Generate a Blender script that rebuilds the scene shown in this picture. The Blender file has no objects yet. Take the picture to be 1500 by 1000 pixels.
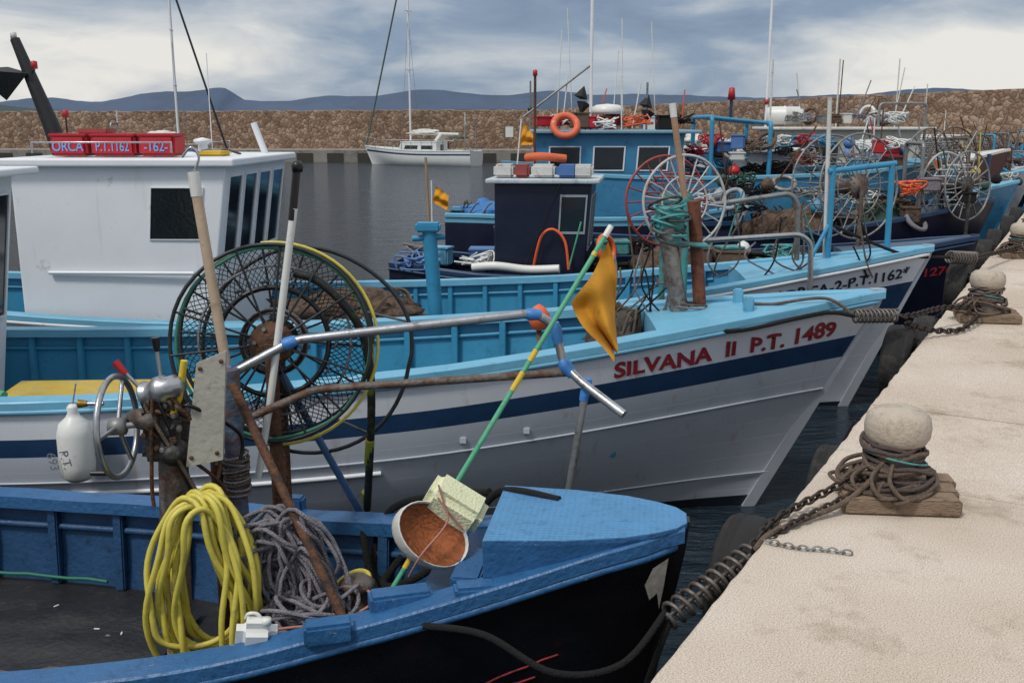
import bpy, bmesh, math, random
from mathutils import Vector, Matrix, Euler
from mathutils import noise as mnoise
R=random.Random(11)
SC=bpy.context.scene
C=SC.collection
V=Vector
SC.view_settings.view_transform='Standard'; SC.view_settings.look='None'; SC.view_settings.exposure=0

# ------------------------------------------------------------ helpers
def H(h):
    r=[int(h[i:i+2],16)/255 for i in (0,2,4)]
    return tuple(x/12.92 if x<=.04045 else ((x+.055)/1.055)**2.4 for x in r)
def link(o,par=None,world=True):
    C.objects.link(o)
    if par is not None:
        o.parent=par
        if world: o.matrix_parent_inverse=par.matrix_basis.inverted()
    return o
def empty(name,loc=(0,0,0),rz=0,par=None):
    o=bpy.data.objects.new(name,None); o.location=loc; o.rotation_euler=(0,0,rz); o.empty_display_size=.1
    link(o,par); return o
_m={}
def M(name,col,rough=.5,metal=0,var=.12,vs=3,bump=.15,bs=30,dirt=None,da=.0,ds=5,stretch=1,planks=0,spec=.5,drips=0,chips=None,ca=.70,cs=16,diamond=False):
    if name in _m: return _m[name]
    if isinstance(col,str): col=H(col)
    m=bpy.data.materials.new(name); m.use_nodes=True; nt=m.node_tree; N=nt.nodes; Lk=nt.links
    b=N['Principled BSDF']; tc=N.new('ShaderNodeTexCoord'); mp=N.new('ShaderNodeMapping'); mp.inputs['Scale'].default_value=(1,1,stretch)
    Lk.new(tc.outputs['Object'],mp.inputs['Vector'])
    n1=N.new('ShaderNodeTexNoise'); n1.inputs['Scale'].default_value=vs; n1.inputs['Detail'].default_value=6; n1.inputs['Roughness'].default_value=.65
    Lk.new(mp.outputs[0],n1.inputs['Vector'])
    r1=N.new('ShaderNodeValToRGB'); r1.color_ramp.elements[0].position=.3; r1.color_ramp.elements[1].position=.7
    r1.color_ramp.elements[0].color=tuple(c*(1-var) for c in col)+(1,); r1.color_ramp.elements[1].color=tuple(min(1,c*(1+var)) for c in col)+(1,)
    Lk.new(n1.outputs['Fac'],r1.inputs[0]); out=r1.outputs[0]
    n2=N.new('ShaderNodeTexNoise'); n2.inputs['Scale'].default_value=bs; n2.inputs['Detail'].default_value=5
    Lk.new(mp.outputs[0],n2.inputs['Vector'])
    if dirt is not None and da>0:
        if isinstance(dirt,str): dirt=H(dirt)
        n3=N.new('ShaderNodeTexNoise'); n3.inputs['Scale'].default_value=ds; n3.inputs['Detail'].default_value=9; n3.inputs['Roughness'].default_value=.75
        Lk.new(mp.outputs[0],n3.inputs['Vector'])
        r3=N.new('ShaderNodeValToRGB'); r3.color_ramp.elements[0].position=.62-da*.35; r3.color_ramp.elements[1].position=.76-da*.25
        Lk.new(n3.outputs['Fac'],r3.inputs[0])
        mx=N.new('ShaderNodeMixRGB'); Lk.new(r3.outputs[0],mx.inputs[0]); Lk.new(out,mx.inputs[1]); mx.inputs[2].default_value=tuple(dirt)+(1,); out=mx.outputs[0]
    h=n2.outputs['Fac']
    if drips:
        mp2=N.new('ShaderNodeMapping'); mp2.inputs['Scale'].default_value=(9,9,.55); Lk.new(tc.outputs['Object'],mp2.inputs[0])
        n4=N.new('ShaderNodeTexNoise'); n4.inputs['Scale'].default_value=1; n4.inputs['Detail'].default_value=4; Lk.new(mp2.outputs[0],n4.inputs['Vector'])
        r4=N.new('ShaderNodeValToRGB'); r4.color_ramp.elements[0].position=.64; r4.color_ramp.elements[1].position=.80; r4.color_ramp.elements[1].color=(drips,drips,drips,1)
        Lk.new(n4.outputs['Fac'],r4.inputs[0]); mx=N.new('ShaderNodeMixRGB'); Lk.new(r4.outputs[0],mx.inputs[0]); Lk.new(out,mx.inputs[1]); mx.inputs[2].default_value=H('8a6238')+(1,); out=mx.outputs[0]
    if chips:
        n5=N.new('ShaderNodeTexNoise'); n5.inputs['Scale'].default_value=cs; n5.inputs['Detail'].default_value=8; n5.inputs['Roughness'].default_value=.7
        mp3=N.new('ShaderNodeMapping'); mp3.inputs['Location'].default_value=(3.1,7.7,1.3); mp3.inputs['Scale'].default_value=(.6,1.4,1.4); Lk.new(tc.outputs['Object'],mp3.inputs[0]); Lk.new(mp3.outputs[0],n5.inputs['Vector'])
        r5=N.new('ShaderNodeValToRGB'); r5.color_ramp.elements[0].position=ca; r5.color_ramp.elements[1].position=ca+.015
        Lk.new(n5.outputs['Fac'],r5.inputs[0]); mx=N.new('ShaderNodeMixRGB'); Lk.new(r5.outputs[0],mx.inputs[0]); Lk.new(out,mx.inputs[1]); mx.inputs[2].default_value=H(chips)+(1,); out=mx.outputs[0]
        sb_=N.new('ShaderNodeMath'); sb_.operation='MULTIPLY_ADD'; Lk.new(r5.outputs[0],sb_.inputs[0]); sb_.inputs[1].default_value=-.8; Lk.new(h,sb_.inputs[2]); h=sb_.outputs[0]
    if diamond:
        s3=N.new('ShaderNodeSeparateXYZ'); Lk.new(tc.outputs['Object'],s3.inputs[0])
        def mm(op,a,b2):
            q=N.new('ShaderNodeMath'); q.operation=op
            for i_,x_ in enumerate((a,b2)):
                if x_ is None: continue
                if isinstance(x_,(int,float)): q.inputs[i_].default_value=x_
                else: Lk.new(x_,q.inputs[i_])
            return q.outputs[0]
        su=mm('SINE',mm('MULTIPLY',mm('ADD',s3.outputs[0],s3.outputs[1]),130),None); di=mm('SINE',mm('MULTIPLY',mm('SUBTRACT',s3.outputs[0],s3.outputs[1]),130),None)
        pr=mm('MULTIPLY',mm('MULTIPLY',su,di),.5); h=mm('ADD',h,pr)
    if planks:
        sp=N.new('ShaderNodeSeparateXYZ'); Lk.new(tc.outputs['UV'],sp.inputs[0])
        mu=N.new('ShaderNodeMath'); mu.operation='MULTIPLY'; mu.inputs[1].default_value=planks; Lk.new(sp.outputs[1],mu.inputs[0])
        fr=N.new('ShaderNodeMath'); fr.operation='FRACT'; Lk.new(mu.outputs[0],fr.inputs[0])
        ra=N.new('ShaderNodeValToRGB'); ra.color_ramp.elements[0].position=0; ra.color_ramp.elements[0].color=(0,0,0,1); ra.color_ramp.elements[1].position=.05; ra.color_ramp.elements[1].color=(1,1,1,1)
        Lk.new(fr.outputs[0],ra.inputs[0])
        ad=N.new('ShaderNodeMath'); ad.operation='MULTIPLY_ADD'; Lk.new(ra.outputs[0],ad.inputs[0]); ad.inputs[1].default_value=1.6; Lk.new(h,ad.inputs[2]); h=ad.outputs[0]
        m2=N.new('ShaderNodeMixRGB'); m2.blend_type='MULTIPLY'; m2.inputs[0].default_value=.15; Lk.new(out,m2.inputs[1]); Lk.new(ra.outputs[0],m2.inputs[2]); out=m2.outputs[0]
    Lk.new(out,b.inputs['Base Color'])
    bu=N.new('ShaderNodeBump'); bu.inputs['Strength'].default_value=bump; bu.inputs['Distance'].default_value=.02
    Lk.new(h,bu.inputs['Height']); Lk.new(bu.outputs[0],b.inputs['Normal'])
    mr=N.new('ShaderNodeMapRange'); mr.inputs['To Min'].default_value=max(0.02,rough-.12); mr.inputs['To Max'].default_value=min(1,rough+.15)
    Lk.new(n1.outputs['Fac'],mr.inputs[0]); Lk.new(mr.outputs[0],b.inputs['Roughness'])
    b.inputs['Metallic'].default_value=metal; b.inputs['Specular IOR Level'].default_value=spec
    _m[name]=m; return m
def mesh(name,vs,fs,mats,par=None,world=True,smooth=False,mi=None,uvs=None):
    me=bpy.data.meshes.new(name); me.from_pydata([tuple(v) for v in vs],[],fs)
    if not isinstance(mats,(list,tuple)): mats=[mats]
    for m in mats: me.materials.append(m)
    if mi:
        for p,i in zip(me.polygons,mi): p.material_index=i
    if smooth:
        for p in me.polygons: p.use_smooth=True
    if uvs:
        ul=me.uv_layers.new(name='UVMap')
        for p in me.polygons:
            for li in p.loop_indices: ul.data[li].uv=uvs[me.loops[li].vertex_index]
    me.update()
    return link(bpy.data.objects.new(name,me),par,world)
def crs(P,n=8,cyc=False):
    P=[V(p) for p in P]; out=[]; k=len(P)
    if k<3 and not cyc: return P
    for i in range(k if cyc else k-1):
        if cyc: a,b,c,d=P[(i-1)%k],P[i],P[(i+1)%k],P[(i+2)%k]
        else: a,b,c,d=P[max(i-1,0)],P[i],P[i+1],P[min(i+2,k-1)]
        for j in range(n):
            t=j/n; out.append(.5*((2*b)+(c-a)*t+(2*a-5*b+4*c-d)*t*t+(3*b-a-3*c+d)*t**3))
    if not cyc: out.append(P[-1])
    return out
def curves(name,lines,r,mat,par=None,world=True,cyc=False,res=2,radii=None):
    cu=bpy.data.curves.new(name,'CURVE'); cu.dimensions='3D'; cu.bevel_depth=r; cu.bevel_resolution=res; cu.use_fill_caps=True
    for P in lines:
        sp=cu.splines.new('POLY'); sp.points.add(len(P)-1)
        for k,(q,p) in enumerate(zip(sp.points,P)):
            q.co=(p[0],p[1],p[2],1)
            if radii: q.radius=radii[k]
        sp.use_cyclic_u=cyc
        sp.use_smooth=True
    cu.materials.append(mat)
    return link(bpy.data.objects.new(name,cu),par,world)
def tube(name,P,r,mat,par=None,world=True,smooth=False,cyc=False,n=8,radii=None):
    P=crs(P,n,cyc) if smooth else [V(p) for p in P]
    return curves(name,[P],r,mat,par,world,cyc,radii=radii,res=3)
def bent(P,rad=.05,n=5):
    P=[V(p) for p in P]; out=[P[0]]
    for a,b,c in zip(P,P[1:],P[2:]):
        d1=(a-b); d2=(c-b); r=min(rad,d1.length*.45,d2.length*.45); s=b+d1.normalized()*r; e=b+d2.normalized()*r
        for i in range(n+1):
            t=i/n; out.append(s*(1-t)**2+b*2*t*(1-t)+e*t*t)
    out.append(P[-1]); return out
def box(name,c,s,mat,par=None,world=True,rot=(0,0,0),bev=.01,seg=2,taper=1):
    bm=bmesh.new(); bmesh.ops.create_cube(bm,size=1)
    for v in bm.verts:
        k=taper if v.co.z>0 else 1
        v.co=V((v.co.x*s[0]*k,v.co.y*s[1]*k,v.co.z*s[2]))
    if bev: bmesh.ops.bevel(bm,geom=bm.edges[:],offset=min(bev,min(s)*.45),segments=seg,affect='EDGES')
    bm.transform(Matrix.Translation(V(c))@Euler(rot).to_matrix().to_4x4())
    me=bpy.data.meshes.new(name); bm.to_mesh(me); bm.free(); me.materials.append(mat)
    return link(bpy.data.objects.new(name,me),par,world)
def lathe(name,c,prof,mat,par=None,world=True,axis=(0,0,1),n=28,smooth=True,mi=None):
    q=V((0,0,1)).rotation_difference(V(axis).normalized()); c=V(c); vs=[];fs=[];ml=[]
    for r,z in prof:
        for i in range(n):
            a=2*math.pi*i/n; vs.append(c+q@V((r*math.cos(a),r*math.sin(a),z)))
    for j in range(len(prof)-1):
        for i in range(n):
            fs.append((j*n+i,j*n+(i+1)%n,(j+1)*n+(i+1)%n,(j+1)*n+i)); ml.append(mi[j] if mi else 0)
    return mesh(name,vs,fs,mat,par,world,smooth,ml)
def ring_pts(c,axis,r,n=48,ph=0):
    q=V((0,0,1)).rotation_difference(V(axis).normalized()); c=V(c)
    return [c+q@V((r*math.cos(2*math.pi*i/n+ph),r*math.sin(2*math.pi*i/n+ph),0)) for i in range(n)]
def interp(tab,x):
    xs=[a for a,_ in tab]; ys=[b for _,b in tab]
    if x<=xs[0]: return ys[0]
    if x>=xs[-1]: return ys[-1]
    for i in range(len(xs)-1):
        if x<=xs[i+1]: break
    h=xs[i+1]-xs[i]; t=(x-xs[i])/h
    def sl(k):
        if k==0: return (ys[1]-ys[0])/(xs[1]-xs[0])
        if k==len(xs)-1: return (ys[-1]-ys[-2])/(xs[-1]-xs[-2])
        return (ys[k+1]-ys[k-1])/(xs[k+1]-xs[k-1])
    m0,m1=sl(i)*h,sl(i+1)*h
    return (2*t**3-3*t*t+1)*ys[i]+(t**3-2*t*t+t)*m0+(-2*t**3+3*t*t)*ys[i+1]+(t**3-t*t)*m1

# ------------------------------------------------------------ materials
white=M('white_paint','d9dce0',.4,var=.04,vs=2,bump=.05,dirt='a39c8e',da=.03,ds=4,drips=.35)
offwhite=M('aged_white','c4c4bf',.5,var=.1,dirt='7c6a52',da=.2,ds=9)
hullwhite=M('hull_white','c3c8cf',.42,var=.05,vs=1.5,bump=.1,bs=8,dirt='9b958c',da=.06,ds=6,stretch=.5,planks=13,drips=.4)
hullshade=M('hull_white_shaded','a9b0ba',.45,var=.07,vs=1.5,bump=.12,bs=8,dirt='85837f',da=.10,ds=5,stretch=.5,planks=13,drips=.55)  # same hull white, greyed: shade of the lower hull painted into the colour
turq=M('turquoise_paint','67a5c1',.42,var=.08,bump=.12,dirt='4686a3',da=.12,ds=8,chips='b9c4c4',ca=.71)
turqdk=M('turquoise_inner','3083a8',.45,var=.10,bump=.12,dirt='22627f',da=.15,ds=7,drips=.2)
navy=M('navy_paint','1b3757',.4,var=.1,bump=.08,dirt='142a44',da=.2)
navyd=M('navy_dark','151a30',.35,var=.15,bump=.08)
nblue=M('blue_paint','2c5c8a',.42,var=.12,vs=5,bump=.35,bs=40,dirt='193a5c',da=.18,ds=14,chips='a9a79c',ca=.665,cs=15)
nblue2=M('blue_inner','1f456b',.5,var=.15,vs=4,bump=.3,bs=35,dirt='102338',da=.25,ds=12,chips='7f8a90',ca=.70)
ndeck=M('blue_deck','4a82ae',.5,var=.10,vs=6,bump=.3,bs=25,dirt='356589',da=.25,ds=22,diamond=True,chips='9aa6aa',ca=.69)
black=M('black_paint','0b0c0f',.35,var=.3,bump=.1)
blackfloor=M('dark_floor','1b1c1e',.5,var=.3,bump=.4,bs=14,dirt='4a443b',da=.15,ds=14)
bottom=M('antifouling','101722',.5,var=.2)
red=M('red_paint','a01c22',.45,var=.12)
dred=M('letter_red','7c1f2a',.5,var=.15)
orange=M('orange_plastic','e0602a',.45,var=.1)
steel=M('stainless','a9acaf',.32,metal=.85,var=.15,bump=.08,dirt='6a5a48',da=.2,ds=20)
gal=M('galvanised','858786',.5,metal=.6,var=.2,dirt='5a4534',da=.3,ds=15)
rust=M('rusty_steel','5c3c28',.8,var=.35,vs=12,bump=.5,bs=60,dirt='2a211e',da=.5,ds=18)
rustg=M('rust_grey_steel','6a6460',.6,metal=.3,var=.3,vs=9,bump=.4,bs=50,dirt='54351f',da=.55,ds=14)
chainm=M('chain_iron','3a3532',.65,metal=.5,var=.3,bump=.3,dirt='4d3424',da=.4,ds=20)
rope_g=M('rope_grey','86838a',.95,var=.25,vs=30,bump=1,bs=160)
rope_b=M('rope_brown','6d5d50',.95,var=.3,vs=25,bump=1,bs=160)
rope_k=M('rope_black','121213',.9,var=.3,bump=1,bs=160)
hosey=M('yellow_hose','c2b64e',.45,var=.12,vs=8,bump=.1,dirt='8a8040',da=.2,ds=14)
yellow=M('yellow_plastic','c9ab2c',.5,var=.1)
flagm=M('flag_cloth','b8821e',.85,var=.15,vs=6,bump=.3,bs=200,dirt='4e3a16',da=.16)
green=M('green_pole','4c9c78',.5,var=.15,dirt='2c6a50',da=.2,ds=15)
tape=M('blue_tape','3a79ba',.45,var=.15,bump=.3)
foam=M('cream_foam','d2d4b0',.85,var=.06,bump=.5,bs=90,dirt='a9a988',da=.15,ds=22)
tin=M('rust_orange','9a5428',.75,var=.35,vs=8,bump=.6,bs=45,dirt='532e18',da=.4,ds=8)
wood=M('weathered_wood','8a7561',.85,var=.25,vs=6,bump=.7,bs=50,stretch=4,dirt='544536',da=.4,ds=12)
rubber=M('tire_rubber','1a1a1b',.8,var=.3,bump=.5,dirt='3c3833',da=.3)
glass=M('window_glass','0f1a20',.06,var=.2,bump=.01,spec=1)
plast=M('white_plastic','d0d2ce',.4,var=.05,bump=.05,dirt='9d988f',da=.08,ds=14)
net=M('net_black','0f1a17',.8,var=.3)
netb=M('net_brown','6a5647',.95,var=.35,vs=14,bump=1,bs=120,dirt='352a24',da=.5,ds=20)
teal=M('teal_paint','3f8c8c',.5,var=.2,dirt='5a4534',da=.4,ds=14)
motor=M('grimy_machine','4a4a4a',.5,metal=.4,var=.3,vs=10,bump=.5,bs=40,dirt='30251c',da=.5,ds=12)
stonehead=M('bollard_paint','aba091',.7,var=.12,vs=8,bump=.4,bs=60,dirt='857a6c',da=.25,ds=14)
redc=M('crate_red','b0202c',.45,var=.12)
raftb=M('raft_blue','4a6fa5'); raftr=M('raft_red','8e4440'); jacket=M('jacket_orange','c8603a',.7,bump=.6)
greyf=M('grey_frame','8b949b',.5)
netg=M('net_green','2f4a40',.95,bump=1)

# ------------------------------------------------------------ camera / world
cam=bpy.data.cameras.new('camera'); co=bpy.data.objects.new('camera',cam); C.objects.link(co)
cam.lens=35; cam.sensor_width=36; cam.clip_end=20000; cam.clip_start=.05
co.location=(0,0,2.9); co.rotation_euler=(math.pi/2-math.atan(320/1458.33),0,0); SC.camera=co
wd=bpy.data.worlds.new('World'); SC.world=wd; wd.use_nodes=True; nt=wd.node_tree; N=nt.nodes; Lk=nt.links
bg=N['Background']; bg.inputs['Strength'].default_value=.1
sky=N.new('ShaderNodeTexSky'); sky.sky_type='NISHITA'; sky.sun_disc=False; sky.sun_elevation=math.radians(48); sky.sun_rotation=math.radians(215)
tc=N.new('ShaderNodeTexCoord'); sp=N.new('ShaderNodeSeparateXYZ'); Lk.new(tc.outputs['Generated'],sp.inputs[0])
def mth(op,a,b=None,c=None,clamp=False):
    n=N.new('ShaderNodeMath'); n.operation=op; n.use_clamp=clamp
    for i,x in enumerate((a,b,c)):
        if x is None: continue
        if isinstance(x,(int,float)): n.inputs[i].default_value=x
        else: Lk.new(x,n.inputs[i])
    return n.outputs[0]
def mapr(x,a,b,c,d):
    n=N.new('ShaderNodeMapRange'); n.interpolation_type='SMOOTHSTEP'; Lk.new(x,n.inputs[0])
    for i,k in enumerate((a,b,c,d)): n.inputs[i+1].default_value=k
    return n.outputs[0]
def noise(scale,sc,det=8,rough=.55,off=(0,0,0)):
    mp=N.new('ShaderNodeMapping'); mp.inputs['Scale'].default_value=sc; mp.inputs['Location'].default_value=off; Lk.new(tc.outputs['Generated'],mp.inputs[0])
    n=N.new('ShaderNodeTexNoise'); n.inputs['Scale'].default_value=scale; n.inputs['Detail'].default_value=det; n.inputs['Roughness'].default_value=rough; n.inputs['Distortion'].default_value=.6; Lk.new(mp.outputs[0],n.inputs[0]); return n.outputs['Fac']
x,y,z=sp.outputs
n1=noise(1.0,(4,4,13),5,.5,(1.3,0,.4)); n2=noise(1.0,(9,9,30),7,.58,(3,1,2))
base=mth('MULTIPLY_ADD',n2,.34,mth('MULTIPLY',n1,.74))
left=mapr(x,-.02,-.38,0,1); low=mapr(z,.125,.045,.40,1)
right=mapr(x,.14,.40,0,1); band=mth('MULTIPLY',mapr(z,.10,.065,0,1),mapr(z,.0,.02,.5,1))
bright=mth('ADD',mth('MULTIPLY',mth('MULTIPLY',left,low),.27),mth('MULTIPLY',mth('MULTIPLY',right,band),.29))
val=mth('ADD',base,bright)
rp=N.new('ShaderNodeValToRGB'); Lk.new(val,rp.inputs[0]); e=rp.color_ramp.elements
e[0].position=.40; e[0].color=(.175,.24,.35,1); e[1].position=.86; e[1].color=(.84,.82,.78,1)
k=e.new(.55); k.color=(.25,.33,.45,1); k=e.new(.69); k.color=(.50,.545,.60,1)
zen=mapr(z,.16,.6,0,1)
mul=N.new('ShaderNodeVectorMath'); mul.operation='SCALE'; Lk.new(rp.outputs[0],mul.inputs[0]); mul.inputs['Scale'].default_value=9.8
mz=N.new('ShaderNodeMixRGB'); Lk.new(zen,mz.inputs[0]); Lk.new(mul.outputs[0],mz.inputs[1]); mz.inputs[2].default_value=(8.3,8.5,8.9,1)
mx=N.new('ShaderNodeMixRGB'); mx.inputs[0].default_value=.93; Lk.new(sky.outputs[0],mx.inputs[1]); Lk.new(mz.outputs[0],mx.inputs[2]); Lk.new(mx.outputs[0],bg.inputs['Color'])
sl=bpy.data.lights.new('sun','SUN'); sl.energy=2.1; sl.angle=math.radians(10); sl.color=(1,.955,.89); so=bpy.data.objects.new('sun',sl); C.objects.link(so)
d=V((.45,.50,-.95)).normalized(); so.rotation_euler=d.to_track_quat('-Z','Y').to_euler(); so.location=(-5,-5,20)

# ------------------------------------------------------------ water
wm=bpy.data.materials.new('sea_water'); wm.use_nodes=True; n_=wm.node_tree.nodes; l_=wm.node_tree.links; b=n_['Principled BSDF']
b.inputs['Base Color'].default_value=(.014,.026,.038,1); b.inputs['Roughness'].default_value=.07; b.inputs['IOR'].default_value=1.33
t_=n_.new('ShaderNodeTexCoord'); a1=n_.new('ShaderNodeTexNoise'); a1.inputs['Scale'].default_value=1.3; a1.inputs['Detail'].default_value=8; a1.inputs['Roughness'].default_value=.62
mp_=n_.new('ShaderNodeMapping'); mp_.inputs['Scale'].default_value=(.6,1.3,1); l_.new(t_.outputs['Object'],mp_.inputs[0]); l_.new(mp_.outputs[0],a1.inputs[0])
bu=n_.new('ShaderNodeBump'); bu.inputs['Strength'].default_value=1.0; bu.inputs['Distance'].default_value=.30; l_.new(a1.outputs[0],bu.inputs['Height']); l_.new(bu.outputs[0],b.inputs['Normal'])
mesh('water',[(-9000,-500,0),(9000,-500,0),(9000,12000,0),(-9000,12000,0)],[(0,1,2,3)],wm)

# ------------------------------------------------------------ quay
QA=math.radians(60.2); E0=V((.419,2.63,0))
quay=empty('quay',E0,QA)
def Q(s,w,z): return E0+V((math.cos(QA),math.sin(QA),0))*s+V((-math.sin(QA),math.cos(QA),0))*w+V((0,0,z))
qm=bpy.data.materials.new('quay_stone'); qm.use_nodes=True; n_=qm.node_tree.nodes; l_=qm.node_tree.links; b=n_['Principled BSDF']
t_=n_.new('ShaderNodeTexCoord')
def nz(sc,det=6,ro=.6):
    a=n_.new('ShaderNodeTexNoise'); a.inputs['Scale'].default_value=sc; a.inputs['Detail'].default_value=det; a.inputs['Roughness'].default_value=ro; l_.new(t_.outputs['Object'],a.inputs[0]); return a
g=nz(180,4,.85); st=nz(2.2,10,.72); st2=nz(.7,6,.6)
r=n_.new('ShaderNodeValToRGB'); l_.new(g.outputs[0],r.inputs[0]); e=r.color_ramp.elements; e[0].position=.36; e[0].color=H('83786a')+(1,); e[1].position=.62; e[1].color=H('dcd3c7')+(1,)
k=e.new(.48); k.color=H('bfb4a7')+(1,)
r2=n_.new('ShaderNodeValToRGB'); l_.new(st.outputs[0],r2.inputs[0]); e=r2.color_ramp.elements; e[0].position=.30; e[0].color=(.58,.52,.46,1); e[1].position=.46; e[1].color=(1,1,1,1)
m1=n_.new('ShaderNodeMixRGB'); m1.blend_type='MULTIPLY'; m1.inputs[0].default_value=.8; l_.new(r.outputs[0],m1.inputs[1]); l_.new(r2.outputs[0],m1.inputs[2])
r3=n_.new('ShaderNodeValToRGB'); l_.new(st2.outputs[0],r3.inputs[0]); e=r3.color_ramp.elements; e[0].position=.35; e[0].color=(.84,.79,.74,1); e[1].position=.6; e[1].color=(1,.99,.98,1)
m2=n_.new('ShaderNodeMixRGB'); m2.blend_type='MULTIPLY'; m2.inputs[0].default_value=1; l_.new(m1.outputs[0],m2.inputs[1]); l_.new(r3.outputs[0],m2.inputs[2])
l_.new(m2.outputs[0],b.inputs['Base Color']); b.inputs['Roughness'].default_value=.9
bu=n_.new('ShaderNodeBump'); bu.inputs['Strength'].default_value=.35; bu.inputs['Distance'].default_value=.005; l_.new(g.outputs[0],bu.inputs['Height']); l_.new(bu.outputs[0],b.inputs['Normal'])
conc=M('quay_face','4d4a45',.9,var=.3,vs=2,bump=.8,bs=12,dirt='23241f',da=.6,ds=2)
joints=[-6.0,-1.0]+[2.09+1.3*i for i in range(45)]
def slab(name,s0,s1,w0,w1):
    n=max(2,int((s1-s0)/.05)); zt=1.3+R.uniform(-.002,.002); vs=[];fs=[]
    for i in range(n+1):
        s=s0+(s1-s0)*i/n; j_=.006*mnoise.noise(V((s*7,0,3)))+.004*mnoise.noise(V((s*31,5,3))) if w0>0 else 0
        a=.012+max(0,.03*mnoise.noise(V((s*5,2,9)))) if w0>0 else .004
        vs+=[(s,w0+j_,1.1),(s,w0+j_,zt-a),(s,w0+j_-a*.4,zt-a*.35),(s,w0+j_-a,zt),(s,w1,zt),(s,w1,1.1)]
    for i in range(n):
        for q in range(5): fs.append((i*6+q,i*6+q+1,i*6+q+7,i*6+q+6))
    fs+=[(0,5,4,3,2,1),tuple(n*6+q for q in range(6))]
    mesh(name,vs,fs,qm,quay,False)
for i in range(len(joints)-1):
    for j,(w0,w1) in enumerate(((.02,-2.4),(-2.408,-5.2),(-5.208,-40))): slab('slab_%d_%d'%(i,j),joints[i]+.004,joints[i+1]-.004,w0,w1)
box('quay_wall',(26,-20.0,-.5),(64.6,39.9,3.18),conc,quay,False,bev=0)

# ------------------------------------------------------------ breakwater wall, dock, hills
stone=bpy.data.materials.new('rubble_stone'); stone.use_nodes=True; n_=stone.node_tree.nodes; l_=stone.node_tree.links; b=n_['Principled BSDF']
t_=n_.new('ShaderNodeTexCoord'); nd=n_.new('ShaderNodeTexNoise'); nd.inputs['Scale'].default_value=3; nd.inputs['Detail'].default_value=4; l_.new(t_.outputs['Object'],nd.inputs[0])
va=n_.new('ShaderNodeVectorMath'); va.operation='MULTIPLY_ADD'; l_.new(nd.outputs['Color'],va.inputs[0]); va.inputs[1].default_value=(.35,.35,.35); l_.new(t_.outputs['Object'],va.inputs[2])
vo=n_.new('ShaderNodeTexVoronoi'); vo.inputs['Scale'].default_value=3.4; l_.new(va.outputs[0],vo.inputs[0])
ve=n_.new('ShaderNodeTexVoronoi'); ve.feature='DISTANCE_TO_EDGE'; ve.inputs['Scale'].default_value=3.4; l_.new(va.outputs[0],ve.inputs[0])
r=n_.new('ShaderNodeValToRGB'); sx=n_.new('ShaderNodeSeparateXYZ'); l_.new(vo.outputs['Color'],sx.inputs[0]); l_.new(sx.outputs[0],r.inputs[0])
e=r.color_ramp.elements; e[0].color=H('735f4e')+(1,); e[1].color=H('a38f7c')+(1,); k=e.new(.5); k.color=H('8a715e')+(1,)
re=n_.new('ShaderNodeValToRGB'); l_.new(ve.outputs['Distance'],re.inputs[0]); e=re.color_ramp.elements; e[0].position=.0; e[0].color=(.45,.42,.39,1); e[1].position=.10; e[1].color=(1,1,1,1)
m1=n_.new('ShaderNodeMixRGB'); m1.blend_type='MULTIPLY'; m1.inputs[0].default_value=1; l_.new(r.outputs[0],m1.inputs[1]); l_.new(re.outputs[0],m1.inputs[2])
nl=n_.new('ShaderNodeTexNoise'); nl.inputs['Scale'].default_value=.25; nl.inputs['Detail'].default_value=6; l_.new(t_.outputs['Object'],nl.inputs[0])
rl=n_.new('ShaderNodeValToRGB'); l_.new(nl.outputs[0],rl.inputs[0]); e=rl.color_ramp.elements; e[0].position=.35; e[0].color=(.80,.80,.80,1); e[1].position=.62; e[1].color=(1.08,1.06,1.05,1)
m3=n_.new('ShaderNodeMixRGB'); m3.blend_type='MULTIPLY'; m3.inputs[0].default_value=1; l_.new(m1.outputs[0],m3.inputs[1]); l_.new(rl.outputs[0],m3.inputs[2]); l_.new(m3.outputs[0],b.inputs['Base Color']); b.inputs['Roughness'].default_value=.95
bu=n_.new('ShaderNodeBump'); bu.inputs['Strength'].default_value=.8; bu.inputs['Distance'].default_value=.12; l_.new(ve.outputs['Distance'],bu.inputs['Height']); l_.new(bu.outputs[0],b.inputs['Normal'])
path=[(-90,84,3.7),(-36,81.5,3.75),(2,80,3.85),(26,52,4.6),(40,36,4.9),(60,14,5.0)]
vs=[];fs=[]; pp=[]
for (a,b_) in zip(path,path[1:]):
    L_=math.dist(a[:2],b_[:2]); n=int(L_/.5)
    for i in range(n): t=i/n; pp.append([a[j]+(b_[j]-a[j])*t for j in range(3)])
for i,p in enumerate(pp):
    zt=p[2]+R.uniform(-.05,.07)
    nx=(pp[min(i+1,len(pp)-1)][1]-pp[max(i-1,0)][1]); ny=-(pp[min(i+1,len(pp)-1)][0]-pp[max(i-1,0)][0]); l=math.hypot(nx,ny); nx,ny=-nx/l,-ny/l
    vs+=[(p[0],p[1],-.5),(p[0]+nx*.25,p[1]+ny*.25,zt),(p[0]+nx*1.2,p[1]+ny*1.2,zt+.05),(p[0]+nx*3,p[1]+ny*3,-.5)]
for i in range(len(pp)-1):
    for j in range(3): fs.append((i*4+j,i*4+j+1,i*4+j+5,i*4+j+4))
mesh('breakwater_wall',vs,fs,stone)
dockm=M('dock_concrete','86817a',.9,var=.2,vs=.6,bump=.3,dirt='55504a',da=.3,ds=.8)
dk=empty('far_dock',(-40,78,0))
mesh('dock_slab',[(-95,79,.9),(-95,84.5,.9),(2,80.5,.9),(2,75.6,.9),(27,48,.9),(27,53,.9),(-95,79,-.5),(2,75.6,-.5),(27,48,-.5)],[(0,3,2,1),(3,4,5,2),(6,7,3,0),(7,8,4,3)],dockm,dk)
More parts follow.
